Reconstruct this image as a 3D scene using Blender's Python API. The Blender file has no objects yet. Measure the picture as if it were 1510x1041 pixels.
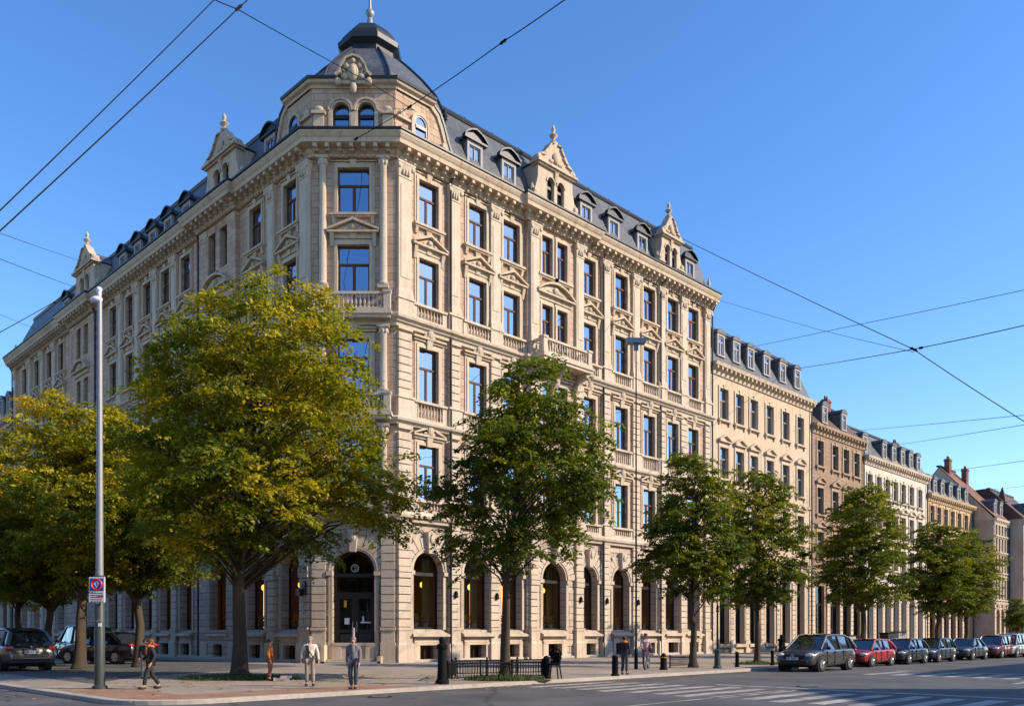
import bpy, bmesh, math, random
import numpy as np
from mathutils import Vector, Matrix
SC = bpy.context.scene
COL = SC.collection
RND = random.Random(11)
PI = math.pi
FPX, HZ, CX, EYE = 1272.0, 934.0, 755.0, 1.8
KERB = 0.12

def ground_at(px, py, z=KERB):
    d = FPX * (EYE - z) / (py - HZ)
    return Vector(((px - CX) / FPX * d, d, z))
def point_at(px, py, d):
    return Vector(((px - CX) / FPX * d, d, EYE + (HZ - py) / FPX * d))
def T(x, y, z): return Matrix.Translation((x, y, z))
def RZ(a): return Matrix.Rotation(a, 4, 'Z')

# ------------------------------------------------------------------ mesh builder
class MB:
    def __init__(s): s.v = []; s.f = []; s.m = []; s.cur = 0
    def add(s, vs, fs):
        o = len(s.v); s.v += [tuple(p) for p in vs]
        for f in fs: s.f.append([i + o for i in f]); s.m.append(s.cur)
        return s
    def box(s, x0, x1, y0, y1, z0, z1):
        return s.add([(x0,y0,z0),(x1,y0,z0),(x1,y1,z0),(x0,y1,z0),(x0,y0,z1),(x1,y0,z1),(x1,y1,z1),(x0,y1,z1)],
              [(0,3,2,1),(4,5,6,7),(0,1,5,4),(1,2,6,5),(2,3,7,6),(3,0,4,7)])
    def frustum(s, x0,x1,y0,y1,z0, X0,X1,Y0,Y1,z1):
        return s.add([(x0,y0,z0),(x1,y0,z0),(x1,y1,z0),(x0,y1,z0),(X0,Y0,z1),(X1,Y0,z1),(X1,Y1,z1),(X0,Y1,z1)],
              [(0,3,2,1),(4,5,6,7),(0,1,5,4),(1,2,6,5),(2,3,7,6),(3,0,4,7)])
    def quad(s, a, b, c, d): return s.add([a,b,c,d], [(0,1,2,3)])
    def prism(s, poly, y0, y1):
        n = len(poly)
        vs = [(x,y0,z) for x,z in poly] + [(x,y1,z) for x,z in poly]
        fs = [list(range(n)), list(range(2*n-1, n-1, -1))] + [(i, i+n, (i+1)%n+n, (i+1)%n) for i in range(n)]
        return s.add(vs, fs)
    def slab(s, poly, z0, z1):
        n = len(poly)
        vs = [(x,y,z0) for x,y in poly] + [(x,y,z1) for x,y in poly]
        fs = [list(range(n-1,-1,-1)), list(range(n, 2*n))] + [(i, (i+1)%n, (i+1)%n+n, i+n) for i in range(n)]
        return s.add(vs, fs)
    def lathe(s, prof, c=(0,0,0), n=12, axis='z', a0=0.0, a1=2*PI):
        full = abs(a1-a0-2*PI) < 1e-6
        k = n if full else n+1
        vs = []
        for r, h in prof:
            for i in range(k):
                a = a0+(a1-a0)*i/n
                p = (r*math.cos(a), r*math.sin(a), h)
                if axis == 'y': p = (p[0], p[2], p[1])
                elif axis == 'x': p = (p[2], p[0], p[1])
                vs.append((p[0]+c[0], p[1]+c[1], p[2]+c[2]))
        fs = []
        for j in range(len(prof)-1):
            for i in range(n):
                i2 = (i+1) % k
                fs.append((j*k+i, j*k+i2, (j+1)*k+i2, (j+1)*k+i))
        if full:
            if prof[0][0] > 1e-4: fs.append(list(range(k-1,-1,-1)))
            if prof[-1][0] > 1e-4: fs.append(list(range((len(prof)-1)*k, len(prof)*k)))
        return s.add(vs, fs)
    def ball(s, c, rx, ry, rz, n=10, m=6):
        vs = []; fs = []
        for j in range(m+1):
            t = PI*j/m
            for i in range(n):
                a = 2*PI*i/n
                vs.append((c[0]+rx*math.sin(t)*math.cos(a), c[1]+ry*math.sin(t)*math.sin(a), c[2]-rz*math.cos(t)))
        for j in range(m):
            for i in range(n):
                fs.append((j*n+i, j*n+(i+1)%n, (j+1)*n+(i+1)%n, (j+1)*n+i))
        return s.add(vs, fs)
    def tube(s, pts, rad, n=8):
        pts = [Vector(p) for p in pts]
        if not isinstance(rad, (list, tuple)): rad = [rad]*len(pts)
        vs = []; fs = []
        up = Vector((0,0,1)); prev = None
        for i, p in enumerate(pts):
            d = (pts[min(i+1,len(pts)-1)] - pts[max(i-1,0)])
            d = d.normalized() if d.length > 1e-9 else Vector((0,0,1))
            if prev is None:
                ref = up if abs(d.z) < .95 else Vector((1,0,0))
                a = d.cross(ref).normalized()
            else:
                a = (prev - d*prev.dot(d))
                a = a.normalized() if a.length > 1e-6 else d.cross(up).normalized()
            prev = a; b = d.cross(a)
            for k in range(n):
                t = 2*PI*k/n
                vs.append(p + (a*math.cos(t) + b*math.sin(t))*rad[i])
        for i in range(len(pts)-1):
            for k in range(n):
                fs.append((i*n+k, i*n+(k+1)%n, (i+1)*n+(k+1)%n, (i+1)*n+k))
        fs.append(list(range(n-1,-1,-1))); fs.append([(len(pts)-1)*n+k for k in range(n)])
        return s.add(vs, fs)
    def torus(s, c, R, r, axis='y', n=20, m=6, a0=0, a1=2*PI):
        vs = []; fs = []
        for i in range(n+1):
            a = a0+(a1-a0)*i/n
            for k in range(m):
                t = 2*PI*k/m; q = R + r*math.cos(t)
                p = (q*math.cos(a), r*math.sin(t), q*math.sin(a))
                if axis == 'x': p = (p[1], p[0], p[2])
                elif axis == 'z': p = (p[0], p[2], p[1])
                vs.append((p[0]+c[0], p[1]+c[1], p[2]+c[2]))
        for i in range(n):
            for k in range(m):
                fs.append((i*m+k, i*m+(k+1)%m, (i+1)*m+(k+1)%m, (i+1)*m+k))
        return s.add(vs, fs)
    def sweep(s, path, prof, closed_prof=True):
        """path: list of xy, the outside lies to the right of travel; prof: list of (outset, z)"""
        n = len(path); P = [Vector(p) for p in path]; offs = []
        for i in range(n):
            def nrm(a, b):
                d = (b-a).normalized(); return Vector((d.y, -d.x))
            if i == 0: m = nrm(P[0], P[1])
            elif i == n-1: m = nrm(P[-2], P[-1])
            else:
                a = nrm(P[i-1], P[i]); b = nrm(P[i], P[i+1]); m = (a+b)
                m = m/ max(.2, (1+a.dot(b)))
            offs.append(m)
        k = len(prof); vs = []; fs = []
        for i in range(n):
            for o, z in prof:
                q = P[i]+offs[i]*o; vs.append((q.x, q.y, z))
        for i in range(n-1):
            for j in range(k if closed_prof else k-1):
                j2 = (j+1) % k
                fs.append((i*k+j, (i+1)*k+j, (i+1)*k+j2, i*k+j2))
        if closed_prof:
            fs.append(list(range(k))); fs.append([(n-1)*k+j for j in range(k-1,-1,-1)])
        return s.add(vs, fs)
    def mesh(s, name, mats, smooth=False, recalc=True):
        me = bpy.data.meshes.new(name)
        me.from_pydata(s.v, [], s.f)
        mats = mats if isinstance(mats, (list, tuple)) else [mats]
        for m in mats: me.materials.append(m)
        if len(mats) > 1: me.polygons.foreach_set('material_index', s.m)
        if recalc:
            bm = bmesh.new(); bm.from_mesh(me)
            bmesh.ops.recalc_face_normals(bm, faces=bm.faces[:]); bm.to_mesh(me); bm.free()
        if smooth:
            me.polygons.foreach_set('use_smooth', [True]*len(me.polygons))
            if smooth is not True: me.set_sharp_from_angle(angle=math.radians(smooth))
        me.update()
        return me
    def build(s, name, mats, parent=None, mat=None, smooth=False, recalc=True):
        return link(name, s.mesh(name, mats, smooth, recalc), parent, mat)

def link(name, data, parent=None, mat=None):
    o = bpy.data.objects.new(name, data); COL.objects.link(o)
    if parent: o.parent = parent
    if mat is not None: o.matrix_basis = mat
    return o
def tag(o, label=None, cat=None, group=None, kind=None):
    if label: o['label'] = label
    if cat: o['category'] = cat
    if group: o['group'] = group
    if kind: o['kind'] = kind
    return o
def thing(name, label, cat, loc, rz=0, group=None):
    o = link(name, None, None, T(*loc) @ RZ(rz)); o.empty_display_size = .2
    return tag(o, label, cat, group)

# ------------------------------------------------------------------ materials
def newmat(name):
    m = bpy.data.materials.new(name); m.use_nodes = True
    nt = m.node_tree
    return m, nt, nt.nodes, nt.links, nt.nodes['Principled BSDF']
def N(nt, typ, **kw):
    n = nt.nodes.new(typ)
    for k, v in kw.items():
        if k[0] == '_': setattr(n, k[1:], v)
        else: n.inputs[k.replace('__', ' ')].default_value = v
    return n
def c4(c, f=1.0): return (c[0]*f, c[1]*f, c[2]*f, 1)
def plain(name, col, rough=.6, metal=0.0, vary=.15, scale=3.0, spec=.35, coat=0.0, bump=0.0):
    m, nt, nd, lk, b = newmat(name)
    tc = N(nt, 'ShaderNodeTexCoord')
    no = N(nt, 'ShaderNodeTexNoise', Scale=scale, Detail=5.0); lk.new(tc.outputs['Object'], no.inputs['Vector'])
    rp = N(nt, 'ShaderNodeMix', _data_type='RGBA'); rp.inputs['A'].default_value = c4(col, 1-vary); rp.inputs['B'].default_value = c4(col, 1+vary)
    lk.new(no.outputs['Fac'], rp.inputs['Factor']); lk.new(rp.outputs['Result'], b.inputs['Base Color'])
    b.inputs['Roughness'].default_value = rough; b.inputs['Metallic'].default_value = metal
    b.inputs['Specular IOR Level'].default_value = spec; b.inputs['Coat Weight'].default_value = coat
    b.inputs['Coat Roughness'].default_value = .04
    if bump:
        bp = N(nt, 'ShaderNodeBump', Strength=bump, Distance=.02); lk.new(no.outputs['Fac'], bp.inputs['Height']); lk.new(bp.outputs['Normal'], b.inputs['Normal'])
    return m
def stone(name, col, col2=None, courses=True, bw=1.15, rh=.42, joint=.55, streak=.30, rough=.85, mortar=.012, dist=.02):
    m, nt, nd, lk, b = newmat(name)
    col2 = col2 or tuple(c*.86 for c in col)
    tc = N(nt, 'ShaderNodeTexCoord')
    big = N(nt, 'ShaderNodeTexNoise', Scale=.45, Detail=6.0, Roughness=.65); lk.new(tc.outputs['Object'], big.inputs['Vector'])
    fine = N(nt, 'ShaderNodeTexNoise', Scale=9.0, Detail=6.0, Roughness=.7); lk.new(tc.outputs['Object'], fine.inputs['Vector'])
    mp = N(nt, 'ShaderNodeMapping'); mp.inputs['Scale'].default_value = (2.2, 2.2, .16); lk.new(tc.outputs['Object'], mp.inputs['Vector'])
    st = N(nt, 'ShaderNodeTexNoise', Scale=1.0, Detail=5.0, Roughness=.7); lk.new(mp.outputs['Vector'], st.inputs['Vector'])
    base = N(nt, 'ShaderNodeMix', _data_type='RGBA')
    if courses:
        sp = N(nt, 'ShaderNodeSeparateXYZ'); lk.new(tc.outputs['Object'], sp.inputs[0])
        cb = N(nt, 'ShaderNodeCombineXYZ'); lk.new(sp.outputs['X'], cb.inputs['X']); lk.new(sp.outputs['Z'], cb.inputs['Y'])
        br = N(nt, 'ShaderNodeTexBrick', Scale=1.0); br.inputs['Brick Width'].default_value = bw; br.inputs['Row Height'].default_value = rh
        br.inputs['Mortar Size'].default_value = mortar; br.inputs['Mortar Smooth'].default_value = .3; br.inputs['Bias'].default_value = -.1
        br.inputs['Color1'].default_value = c4(col); br.inputs['Color2'].default_value = c4(col2); br.inputs['Mortar'].default_value = c4(col, joint)
        lk.new(cb.outputs[0], br.inputs['Vector'])
        lk.new(br.outputs['Color'], base.inputs['A'])
    else:
        base.inputs['A'].default_value = c4(col)
    base.inputs['B'].default_value = c4(col2, .95)
    r1 = N(nt, 'ShaderNodeMapRange'); r1.inputs['From Min'].default_value = .42; r1.inputs['From Max'].default_value = .68; r1.inputs['To Max'].default_value = .75
    lk.new(big.outputs['Fac'], r1.inputs['Value']); lk.new(r1.outputs['Result'], base.inputs['Factor'])
    dirt = N(nt, 'ShaderNodeMix', _data_type='RGBA', _blend_type='MULTIPLY'); dirt.inputs['B'].default_value = (.55, .48, .42, 1)
    r2 = N(nt, 'ShaderNodeMapRange'); r2.inputs['From Min'].default_value = .50; r2.inputs['From Max'].default_value = .80; r2.inputs['To Max'].default_value = streak*2.2
    lk.new(st.outputs['Fac'], r2.inputs['Value']); lk.new(r2.outputs['Result'], dirt.inputs['Factor']); lk.new(base.outputs['Result'], dirt.inputs['A'])
    gr = N(nt, 'ShaderNodeMix', _data_type='RGBA', _blend_type='MULTIPLY'); gr.inputs['B'].default_value = (.66, .61, .57, 1)
    r3 = N(nt, 'ShaderNodeMapRange'); r3.inputs['From Min'].default_value = .5; r3.inputs['From Max'].default_value = .75; r3.inputs['To Max'].default_value = .8
    lk.new(fine.outputs['Fac'], r3.inputs['Value']); lk.new(r3.outputs['Result'], gr.inputs['Factor']); lk.new(dirt.outputs['Result'], gr.inputs['A'])
    lk.new(gr.outputs['Result'], b.inputs['Base Color'])
    b.inputs['Roughness'].default_value = rough; b.inputs['Specular IOR Level'].default_value = .25
    bp = N(nt, 'ShaderNodeBump', Strength=.35, Distance=.012); lk.new(fine.outputs['Fac'], bp.inputs['Height'])
    if courses:
        b2 = N(nt, 'ShaderNodeBump', Strength=.9, Distance=dist, _invert=True); lk.new(br.outputs['Fac'], b2.inputs['Height']); lk.new(bp.outputs['Normal'], b2.inputs['Normal'])
        lk.new(b2.outputs['Normal'], b.inputs['Normal'])
    else:
        lk.new(bp.outputs['Normal'], b.inputs['Normal'])
    return m
def tiles(name, col, col2, rh=.16, bw=.28, rough=.55):
    m, nt, nd, lk, b = newmat(name)
    tc = N(nt, 'ShaderNodeTexCoord'); sp = N(nt, 'ShaderNodeSeparateXYZ'); lk.new(tc.outputs['Object'], sp.inputs[0])
    ad = N(nt, 'ShaderNodeMath', _operation='ADD'); lk.new(sp.outputs['X'], ad.inputs[0]); lk.new(sp.outputs['Y'], ad.inputs[1])
    cb = N(nt, 'ShaderNodeCombineXYZ'); lk.new(ad.outputs[0], cb.inputs['X']); lk.new(sp.outputs['Z'], cb.inputs['Y'])
    br = N(nt, 'ShaderNodeTexBrick', Scale=1.0); br.inputs['Brick Width'].default_value = bw; br.inputs['Row Height'].default_value = rh
    br.inputs['Mortar Size'].default_value = .012; br.inputs['Mortar Smooth'].default_value = .2
    br.inputs['Color1'].default_value = c4(col); br.inputs['Color2'].default_value = c4(col2); br.inputs['Mortar'].default_value = c4(col, .4)
    lk.new(cb.outputs[0], br.inputs['Vector'])
    no = N(nt, 'ShaderNodeTexNoise', Scale=.6, Detail=6.0); lk.new(tc.outputs['Object'], no.inputs['Vector'])
    mx = N(nt, 'ShaderNodeMix', _data_type='RGBA', _blend_type='MULTIPLY'); mx.inputs['B'].default_value = (.6, .62, .66, 1)
    r = N(nt, 'ShaderNodeMapRange'); r.inputs['From Min'].default_value = .4; r.inputs['From Max'].default_value = .7; lk.new(no.outputs['Fac'], r.inputs['Value'])
    lk.new(r.outputs['Result'], mx.inputs['Factor']); lk.new(br.outputs['Color'], mx.inputs['A']); lk.new(mx.outputs['Result'], b.inputs['Base Color'])
    bp = N(nt, 'ShaderNodeBump', Strength=.6, Distance=.02, _invert=True); lk.new(br.outputs['Fac'], bp.inputs['Height']); lk.new(bp.outputs['Normal'], b.inputs['Normal'])
    b.inputs['Roughness'].default_value = rough
    return m
def glass(name, tint=(.30,.34,.36), ior=1.75, boost=.12):
    m, nt, nd, lk, b = newmat(name)
    nd.remove(b); out = nd['Material Output']
    tr = N(nt, 'ShaderNodeBsdfTransparent'); tr.inputs['Color'].default_value = c4(tint)
    gl = N(nt, 'ShaderNodeBsdfGlossy'); gl.inputs['Roughness'].default_value = .015; gl.inputs['Color'].default_value = (.64,.79,1.0,1)
    fr = N(nt, 'ShaderNodeFresnel', IOR=ior)
    ad = N(nt, 'ShaderNodeMath', _operation='ADD', _use_clamp=True); ad.inputs[1].default_value = boost; lk.new(fr.outputs[0], ad.inputs[0])
    tc = N(nt, 'ShaderNodeTexCoord'); no = N(nt, 'ShaderNodeTexNoise', Scale=1.3, Detail=1.0); lk.new(tc.outputs['Object'], no.inputs['Vector'])
    bp = N(nt, 'ShaderNodeBump', Strength=.05, Distance=.05); lk.new(no.outputs['Fac'], bp.inputs['Height']); lk.new(bp.outputs['Normal'], gl.inputs['Normal'])
    mx = N(nt, 'ShaderNodeMixShader'); lk.new(ad.outputs[0], mx.inputs[0]); lk.new(tr.outputs[0], mx.inputs[1]); lk.new(gl.outputs[0], mx.inputs[2])
    lk.new(mx.outputs[0], out.inputs['Surface'])
    return m
def lit(name, col, strength):
    m, nt, nd, lk, b = newmat(name)
    b.inputs['Base Color'].default_value = c4(col); b.inputs['Emission Color'].default_value = c4(col); b.inputs['Emission Strength'].default_value = strength
    return m
def paint(name, col, metal=.35, rough=.32):
    return plain(name, col, rough, metal, .04, 8.0, .5, .9)
def leafmat(name, ramp):
    m, nt, nd, lk, b = newmat(name)
    at = N(nt, 'ShaderNodeAttribute', _attribute_name='tint')
    cr = N(nt, 'ShaderNodeValToRGB'); e = cr.color_ramp.elements
    while len(e) < len(ramp): e.new(.5)
    for i, (p, c) in enumerate(ramp): e[i].position = p; e[i].color = c4(c)
    lk.new(at.outputs['Fac'], cr.inputs[0]); lk.new(cr.outputs[0], b.inputs['Base Color'])
    b.inputs['Roughness'].default_value = .5; b.inputs['Specular IOR Level'].default_value = .3
    tl = N(nt, 'ShaderNodeBsdfTranslucent'); hs = N(nt, 'ShaderNodeHueSaturation', Value=1.25, Saturation=1.1); lk.new(cr.outputs[0], hs.inputs['Color']); lk.new(hs.outputs[0], tl.inputs['Color'])
    mx = N(nt, 'ShaderNodeMixShader', Fac=.42); lk.new(b.outputs[0], mx.inputs[1]); lk.new(tl.outputs[0], mx.inputs[2]); lk.new(mx.outputs[0], nd['Material Output'].inputs['Surface'])
    return m
def groundmat(name, col, col2, scale=.25, rough=.85, crack=True, pave=None, bump=.25):
    m, nt, nd, lk, b = newmat(name)
    tc = N(nt, 'ShaderNodeTexCoord')
    n1 = N(nt, 'ShaderNodeTexNoise', Scale=scale, Detail=8.0, Roughness=.65); lk.new(tc.outputs['Object'], n1.inputs['Vector'])
    n2 = N(nt, 'ShaderNodeTexNoise', Scale=35.0, Detail=4.0, Roughness=.7); lk.new(tc.outputs['Object'], n2.inputs['Vector'])
    mx = N(nt, 'ShaderNodeMix', _data_type='RGBA'); mx.inputs['A'].default_value = c4(col); mx.inputs['B'].default_value = c4(col2)
    r = N(nt, 'ShaderNodeMapRange'); r.inputs['From Min'].default_value = .35; r.inputs['From Max'].default_value = .68; lk.new(n1.outputs['Fac'], r.inputs['Value']); lk.new(r.outputs['Result'], mx.inputs['Factor'])
    last = mx.outputs['Result']
    if pave:
        mp = N(nt, 'ShaderNodeMapping'); mp.inputs['Rotation'].default_value = (0,0,PI/4); lk.new(tc.outputs['Object'], mp.inputs['Vector'])
        br = N(nt, 'ShaderNodeTexBrick', Scale=1.0); br.inputs['Brick Width'].default_value = pave[0]; br.inputs['Row Height'].default_value = pave[1]; br.inputs['Mortar Size'].default_value = .012
        br.inputs['Color1'].default_value = (1.08,1.06,1.04,1); br.inputs['Color2'].default_value = (.86,.87,.88,1); br.inputs['Mortar'].default_value = (.55,.55,.55,1); lk.new(mp.outputs[0], br.inputs['Vector'])
        mu = N(nt, 'ShaderNodeMix', _data_type='RGBA', _blend_type='MULTIPLY'); mu.inputs['Factor'].default_value = 1; lk.new(last, mu.inputs['A']); lk.new(br.outputs['Color'], mu.inputs['B']); last = mu.outputs['Result']
    if crack:
        vo = N(nt, 'ShaderNodeTexVoronoi', Scale=.16, _feature='DISTANCE_TO_EDGE')
        ds = N(nt, 'ShaderNodeTexNoise', Scale=.9, Detail=5.0); lk.new(tc.outputs['Object'], ds.inputs['Vector'])
        vm = N(nt, 'ShaderNodeMix', _data_type='VECTOR'); vm.inputs['Factor'].default_value = .35; lk.new(tc.outputs['Object'], vm.inputs[4]); lk.new(ds.outputs['Color'], vm.inputs[5]); lk.new(vm.outputs[1], vo.inputs['Vector'])
        rr = N(nt, 'ShaderNodeMapRange'); rr.inputs['From Max'].default_value = .012; rr.inputs['To Min'].default_value = .6; rr.inputs['To Max'].default_value = 0; lk.new(vo.outputs['Distance'], rr.inputs['Value'])
        mc = N(nt, 'ShaderNodeMix', _data_type='RGBA'); mc.inputs['B'].default_value = c4(col, .45); lk.new(rr.outputs['Result'], mc.inputs['Factor']); lk.new(last, mc.inputs['A']); last = mc.outputs['Result']
    gm = N(nt, 'ShaderNodeMix', _data_type='RGBA', _blend_type='MULTIPLY'); gm.inputs['B'].default_value = (.6,.6,.6,1); lk.new(n2.outputs['Fac'], gm.inputs['Factor']); lk.new(last, gm.inputs['A'])
    lk.new(gm.outputs['Result'], b.inputs['Base Color'])
    b.inputs['Roughness'].default_value = rough; b.inputs['Specular IOR Level'].default_value = .3
    bp = N(nt, 'ShaderNodeBump', Strength=bump, Distance=.01); lk.new(n2.outputs['Fac'], bp.inputs['Height']); lk.new(bp.outputs['Normal'], b.inputs['Normal'])
    return m

M = dict(
    wall=stone('sandstone_wall', (.53,.385,.27), (.43,.28,.195), streak=.55, joint=.42, mortar=.016),
    ground_wall=stone('ashlar_base', (.52,.43,.33), (.40,.315,.235), bw=1.5, rh=.46, mortar=.03, joint=.35, dist=.05),
    pale=stone('pale_limestone', (.55,.455,.345), (.45,.36,.27), courses=False, streak=.36),
    trim=stone('carved_trim', (.52,.415,.30), (.43,.335,.24), courses=False, streak=.44),
    plinth=stone('granite_plinth', (.46,.40,.34), (.38,.34,.30), courses=False, streak=.25),
    slate=tiles('slate', (.120,.122,.130), (.080,.083,.092), .17, .3, .55),
    lead=plain('dark_lead', (.026,.030,.036), .45, .3, .2, 2.0),
    frame=plain('brown_timber', (.095,.042,.022), .75, 0, .2, 6.0),
    dark_frame=plain('dark_timber', (.028,.020,.015), .4, 0, .2, 6.0),
    glass=glass('window_glass', (.30,.34,.36), 1.75, .38),
    low_glass=glass('shop_glass', (.78,.76,.70), 1.45, .03),
    curtain=plain('cream_curtain', (.36,.345,.31), .9, 0, .12, 5.0),
    ochre=plain('ochre_curtain', (.44,.30,.075), .9, 0, .2, 5.0),
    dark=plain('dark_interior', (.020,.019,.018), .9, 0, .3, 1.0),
    brown_room=plain('brown_interior', (.13,.075,.022), .9, 0, .4, .8),
    lamp_gold=lit('lit_lamp', (1.0,.45,.06), 2.0),
    flower=plain('yellow_flowers', (.62,.36,.03), .7, 0, .35, 12.0),
    pot=plain('pale_pot', (.42,.42,.38), .7),
    white_trim=plain('white_dormer_paint', (.32,.30,.28), .75, 0, .2, 3.0),
    iron=plain('black_iron', (.009,.010,.010), .7, 0, .3, 5.0, .08),
    steel=plain('galvanised_steel', (.26,.265,.265), .5, .4, .15, 2.0),
    pole_green=plain('green_grey_paint', (.045,.056,.052), .5, .1, .2, 2.0),
    bronze=plain('pale_bronze', (.45,.43,.33), .4, .3),
    paper=plain('white_paper', (.72,.74,.76), .8, 0, .05),
    rubber=plain('rubber', (.018,.018,.019), .8, 0, .2, 6.0),
    alloy=plain('alloy_rim', (.55,.55,.54), .3, .85, .1, 8.0),
    chrome=plain('chrome', (.7,.7,.7), .15, 1.0, .02),
    car_glass=plain('car_glass', (.012,.016,.018), .04, 0, .1, 1.0, .9, 1.0),
    black_plastic=plain('black_plastic', (.02,.02,.021), .5),
    head_lamp=plain('headlamp_lens', (.72,.66,.56), .12, .3, .2, 30.0, .6, 1.0),
    tail_lamp=plain('tail_lamp_red', (.50,.012,.010), .15, 0, .25, 20.0, .6, 1.0),
    plate=plain('number_plate', (.68,.69,.68), .5, 0, .03),
    ink=plain('ink', (.03,.03,.05), .6),
    blue=plain('sign_blue', (.018,.045,.34), .4, 0, .1),
    red=plain('sign_red', (.55,.025,.035), .4, 0, .1),
    skin=plain('skin', (.50,.27,.17), .55, 0, .1, 8.0),
    bark=stone('bark', (.075,.056,.038), (.036,.028,.020), courses=False, streak=.45),
    moss=plain('mossy_grass', (.050,.070,.016), .9, 0, .45, 6.0, bump=.6),
    asphalt=groundmat('asphalt', (.085,.083,.082), (.160,.152,.144), .35),
    pavement=groundmat('pavement_stone', (.36,.30,.24), (.44,.36,.28), .3, .85, False, (.9,.6)),
    plaza=groundmat('dark_paving', (.12,.115,.11), (.165,.155,.145), .3, .85, False, (.5,.3)),
    brick_pave=groundmat('red_paving', (.42,.20,.12), (.46,.29,.19), .8, .85, False, (.3,.15)),
    kerb=stone('kerb_granite', (.44,.38,.32), (.34,.30,.26), courses=False, streak=.2),
    marking=groundmat('road_paint', (.60,.56,.49), (.17,.165,.155), 1.3, .7, False),
)
# ------------------------------------------------------------------ walls as frames
s2 = math.sqrt(.5)
dR, nR = Vector((s2, s2, 0)), Vector((s2, -s2, 0))      # right street: away from the corner, out of the wall
dL, nL = Vector((-s2, s2, 0)), Vector((-s2, -s2, 0))
P0R = Vector((-6.76, 50, 0)); P0L = Vector((-11.60, 50, 0)); PC = Vector((-9.18, 50, 0))
def frame(o, x, inward):
    m = Matrix.Identity(4)
    for i in range(3): m[i][0] = x[i]; m[i][1] = inward[i]; m[i][3] = o[i]
    return m
MR = frame(P0R, dR, -nR)           # local x = distance along the right wall
ML = frame(P0L, -dL, -nL)          # local x = minus the distance along the left wall
MC = frame(PC, Vector((1,0,0)), Vector((0,1,0)))
def on_right(t, n, z=0.0): return P0R + dR*t + nR*n + Vector((0,0,z))
def on_left(t, n, z=0.0): return P0L + dL*t + nL*n + Vector((0,0,z))
def t_right(px, n=0.0, o=P0R):
    u = (px-CX)/FPX; x = o.x + nR.x*n; y = o.y + nR.y*n
    return (u*y - x)/(s2*(1-u))
def t_left(px, n=0.0, o=P0L):
    u = (px-CX)/FPX; x = o.x + nL.x*n; y = o.y + nL.y*n
    return -(u*y - x)/(s2*(1+u))

# ------------------------------------------------------------------ ground
tag(MB().quad((-1500,-1500,0),(1500,-1500,0),(1500,1500,0),(-1500,1500,0)).build('road', M['asphalt']), kind='structure')
NK = 18.9
# kerb corner: where the two kerb lines meet, rounded
cx0 = (P0R.x+P0L.x)/2
cy0 = 50 - (NK/s2 + (P0R.x-P0L.x)/2)
corner = Vector((cx0, cy0, 0))
rr = 2.2
cc = corner + Vector((0, rr/s2, 0))
arc = [cc + Vector((math.cos(a), math.sin(a), 0))*rr for a in [math.radians(225+90*i/10) for i in range(11)]]
kerb_line = [corner + dL*170] + arc + [corner + dR*260]
def poly_off(pts, off):   # inward offset of the kerb line
    out = []
    c2 = cc
    for p in pts[1:-1]: out.append(c2 + (p-c2)*((rr-off)/rr))
    return [pts[0]-nL*off] + out + [pts[-1]-nR*off]
inner = poly_off(kerb_line, .32)
k = MB()
n = len(kerb_line)
vs = [(p.x,p.y,0.0) for p in kerb_line]+[(p.x,p.y,KERB-.015) for p in kerb_line]+[(p.x - (p.x-q.x)*.08, p.y-(p.y-q.y)*.08, KERB) for p, q in zip(kerb_line, inner)]+[(p.x,p.y,KERB) for p in inner]+[(p.x,p.y,0) for p in inner]
k.add(vs, [(r*n+i, r*n+i+1, (r+1)*n+i+1, (r+1)*n+i) for r in range(4) for i in range(n-1)])
tag(k.build('kerb', M['kerb']), kind='structure')
pv = MB(); poly = [(p.x,p.y) for p in inner] + [(inner[-1].x-60, inner[-1].y+60), (inner[0].x+60, inner[0].y+60)]
pv.slab(poly, .0, KERB-.004)
tag(pv.build('pavement', M['pavement']), kind='structure')
# darker forecourt between the left kerb strip and the building, a lane for parked cars
pz = MB()
q = [on_left(150, 16.6), on_left(-13.0, 16.6), on_left(-9, 13.5), on_left(-4, 3.0), on_left(150, 3.0)]
pz.add([(p.x,p.y,KERB) for p in q], [(0,1,2,3,4)])
tag(pz.build('forecourt', M['plaza']), kind='structure')
bp_ = MB()
i2 = poly_off(kerb_line, .36); i3 = poly_off(kerb_line, 2.15)
a0, a1 = i2[1:-1], i3[1:-1]
aa = [a0[0]+dL*4.5] + a0 + [a0[-1]+dR*7.0]; bb = [a0[0]+dL*2.5-nL*1.8]; bb = [a1[0]+dL*3.0] + a1 + [a1[-1]+dR*6.0]
n = len(aa)
bp_.add([(p.x,p.y,KERB) for p in aa]+[(p.x,p.y,KERB) for p in bb], [(i,i+1,n+i+1,n+i) for i in range(n-1)])
tag(bp_.build('brick_paving', M['brick_pave']), kind='structure')
# road markings
def stripe(mb, p, d, length, width, z=.004):
    d = d.normalized(); w = Vector((d.y,-d.x,0))*width/2
    a = p; b = p + d*length
    mb.quad((a-w).xy.to_3d()+Vector((0,0,z)), (b-w).xy.to_3d()+Vector((0,0,z)), (b+w).xy.to_3d()+Vector((0,0,z)), (a+w).xy.to_3d()+Vector((0,0,z)))
z1 = MB()
for i in range(17): stripe(z1, on_right(-9.6+ (i%3)*.15, 20.0+i*1.0), dR, 4.6, .5)
tag(z1.build('crosswalk_marking', M['marking']), kind='structure')
z2 = MB()
for i in range(13): stripe(z2, on_right(7.5, 24.3+i*1.1), dR, 4.2, .5)
tag(z2.build('crosswalk_marking', M['marking']), kind='structure')
z3 = MB()
for i in range(14): stripe(z3, on_left(-13.5, 20.0+i*1.0), dL, 4.2, .5)
tag(z3.build('crosswalk_marking', M['marking']), kind='structure')
z4 = MB()
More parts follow.
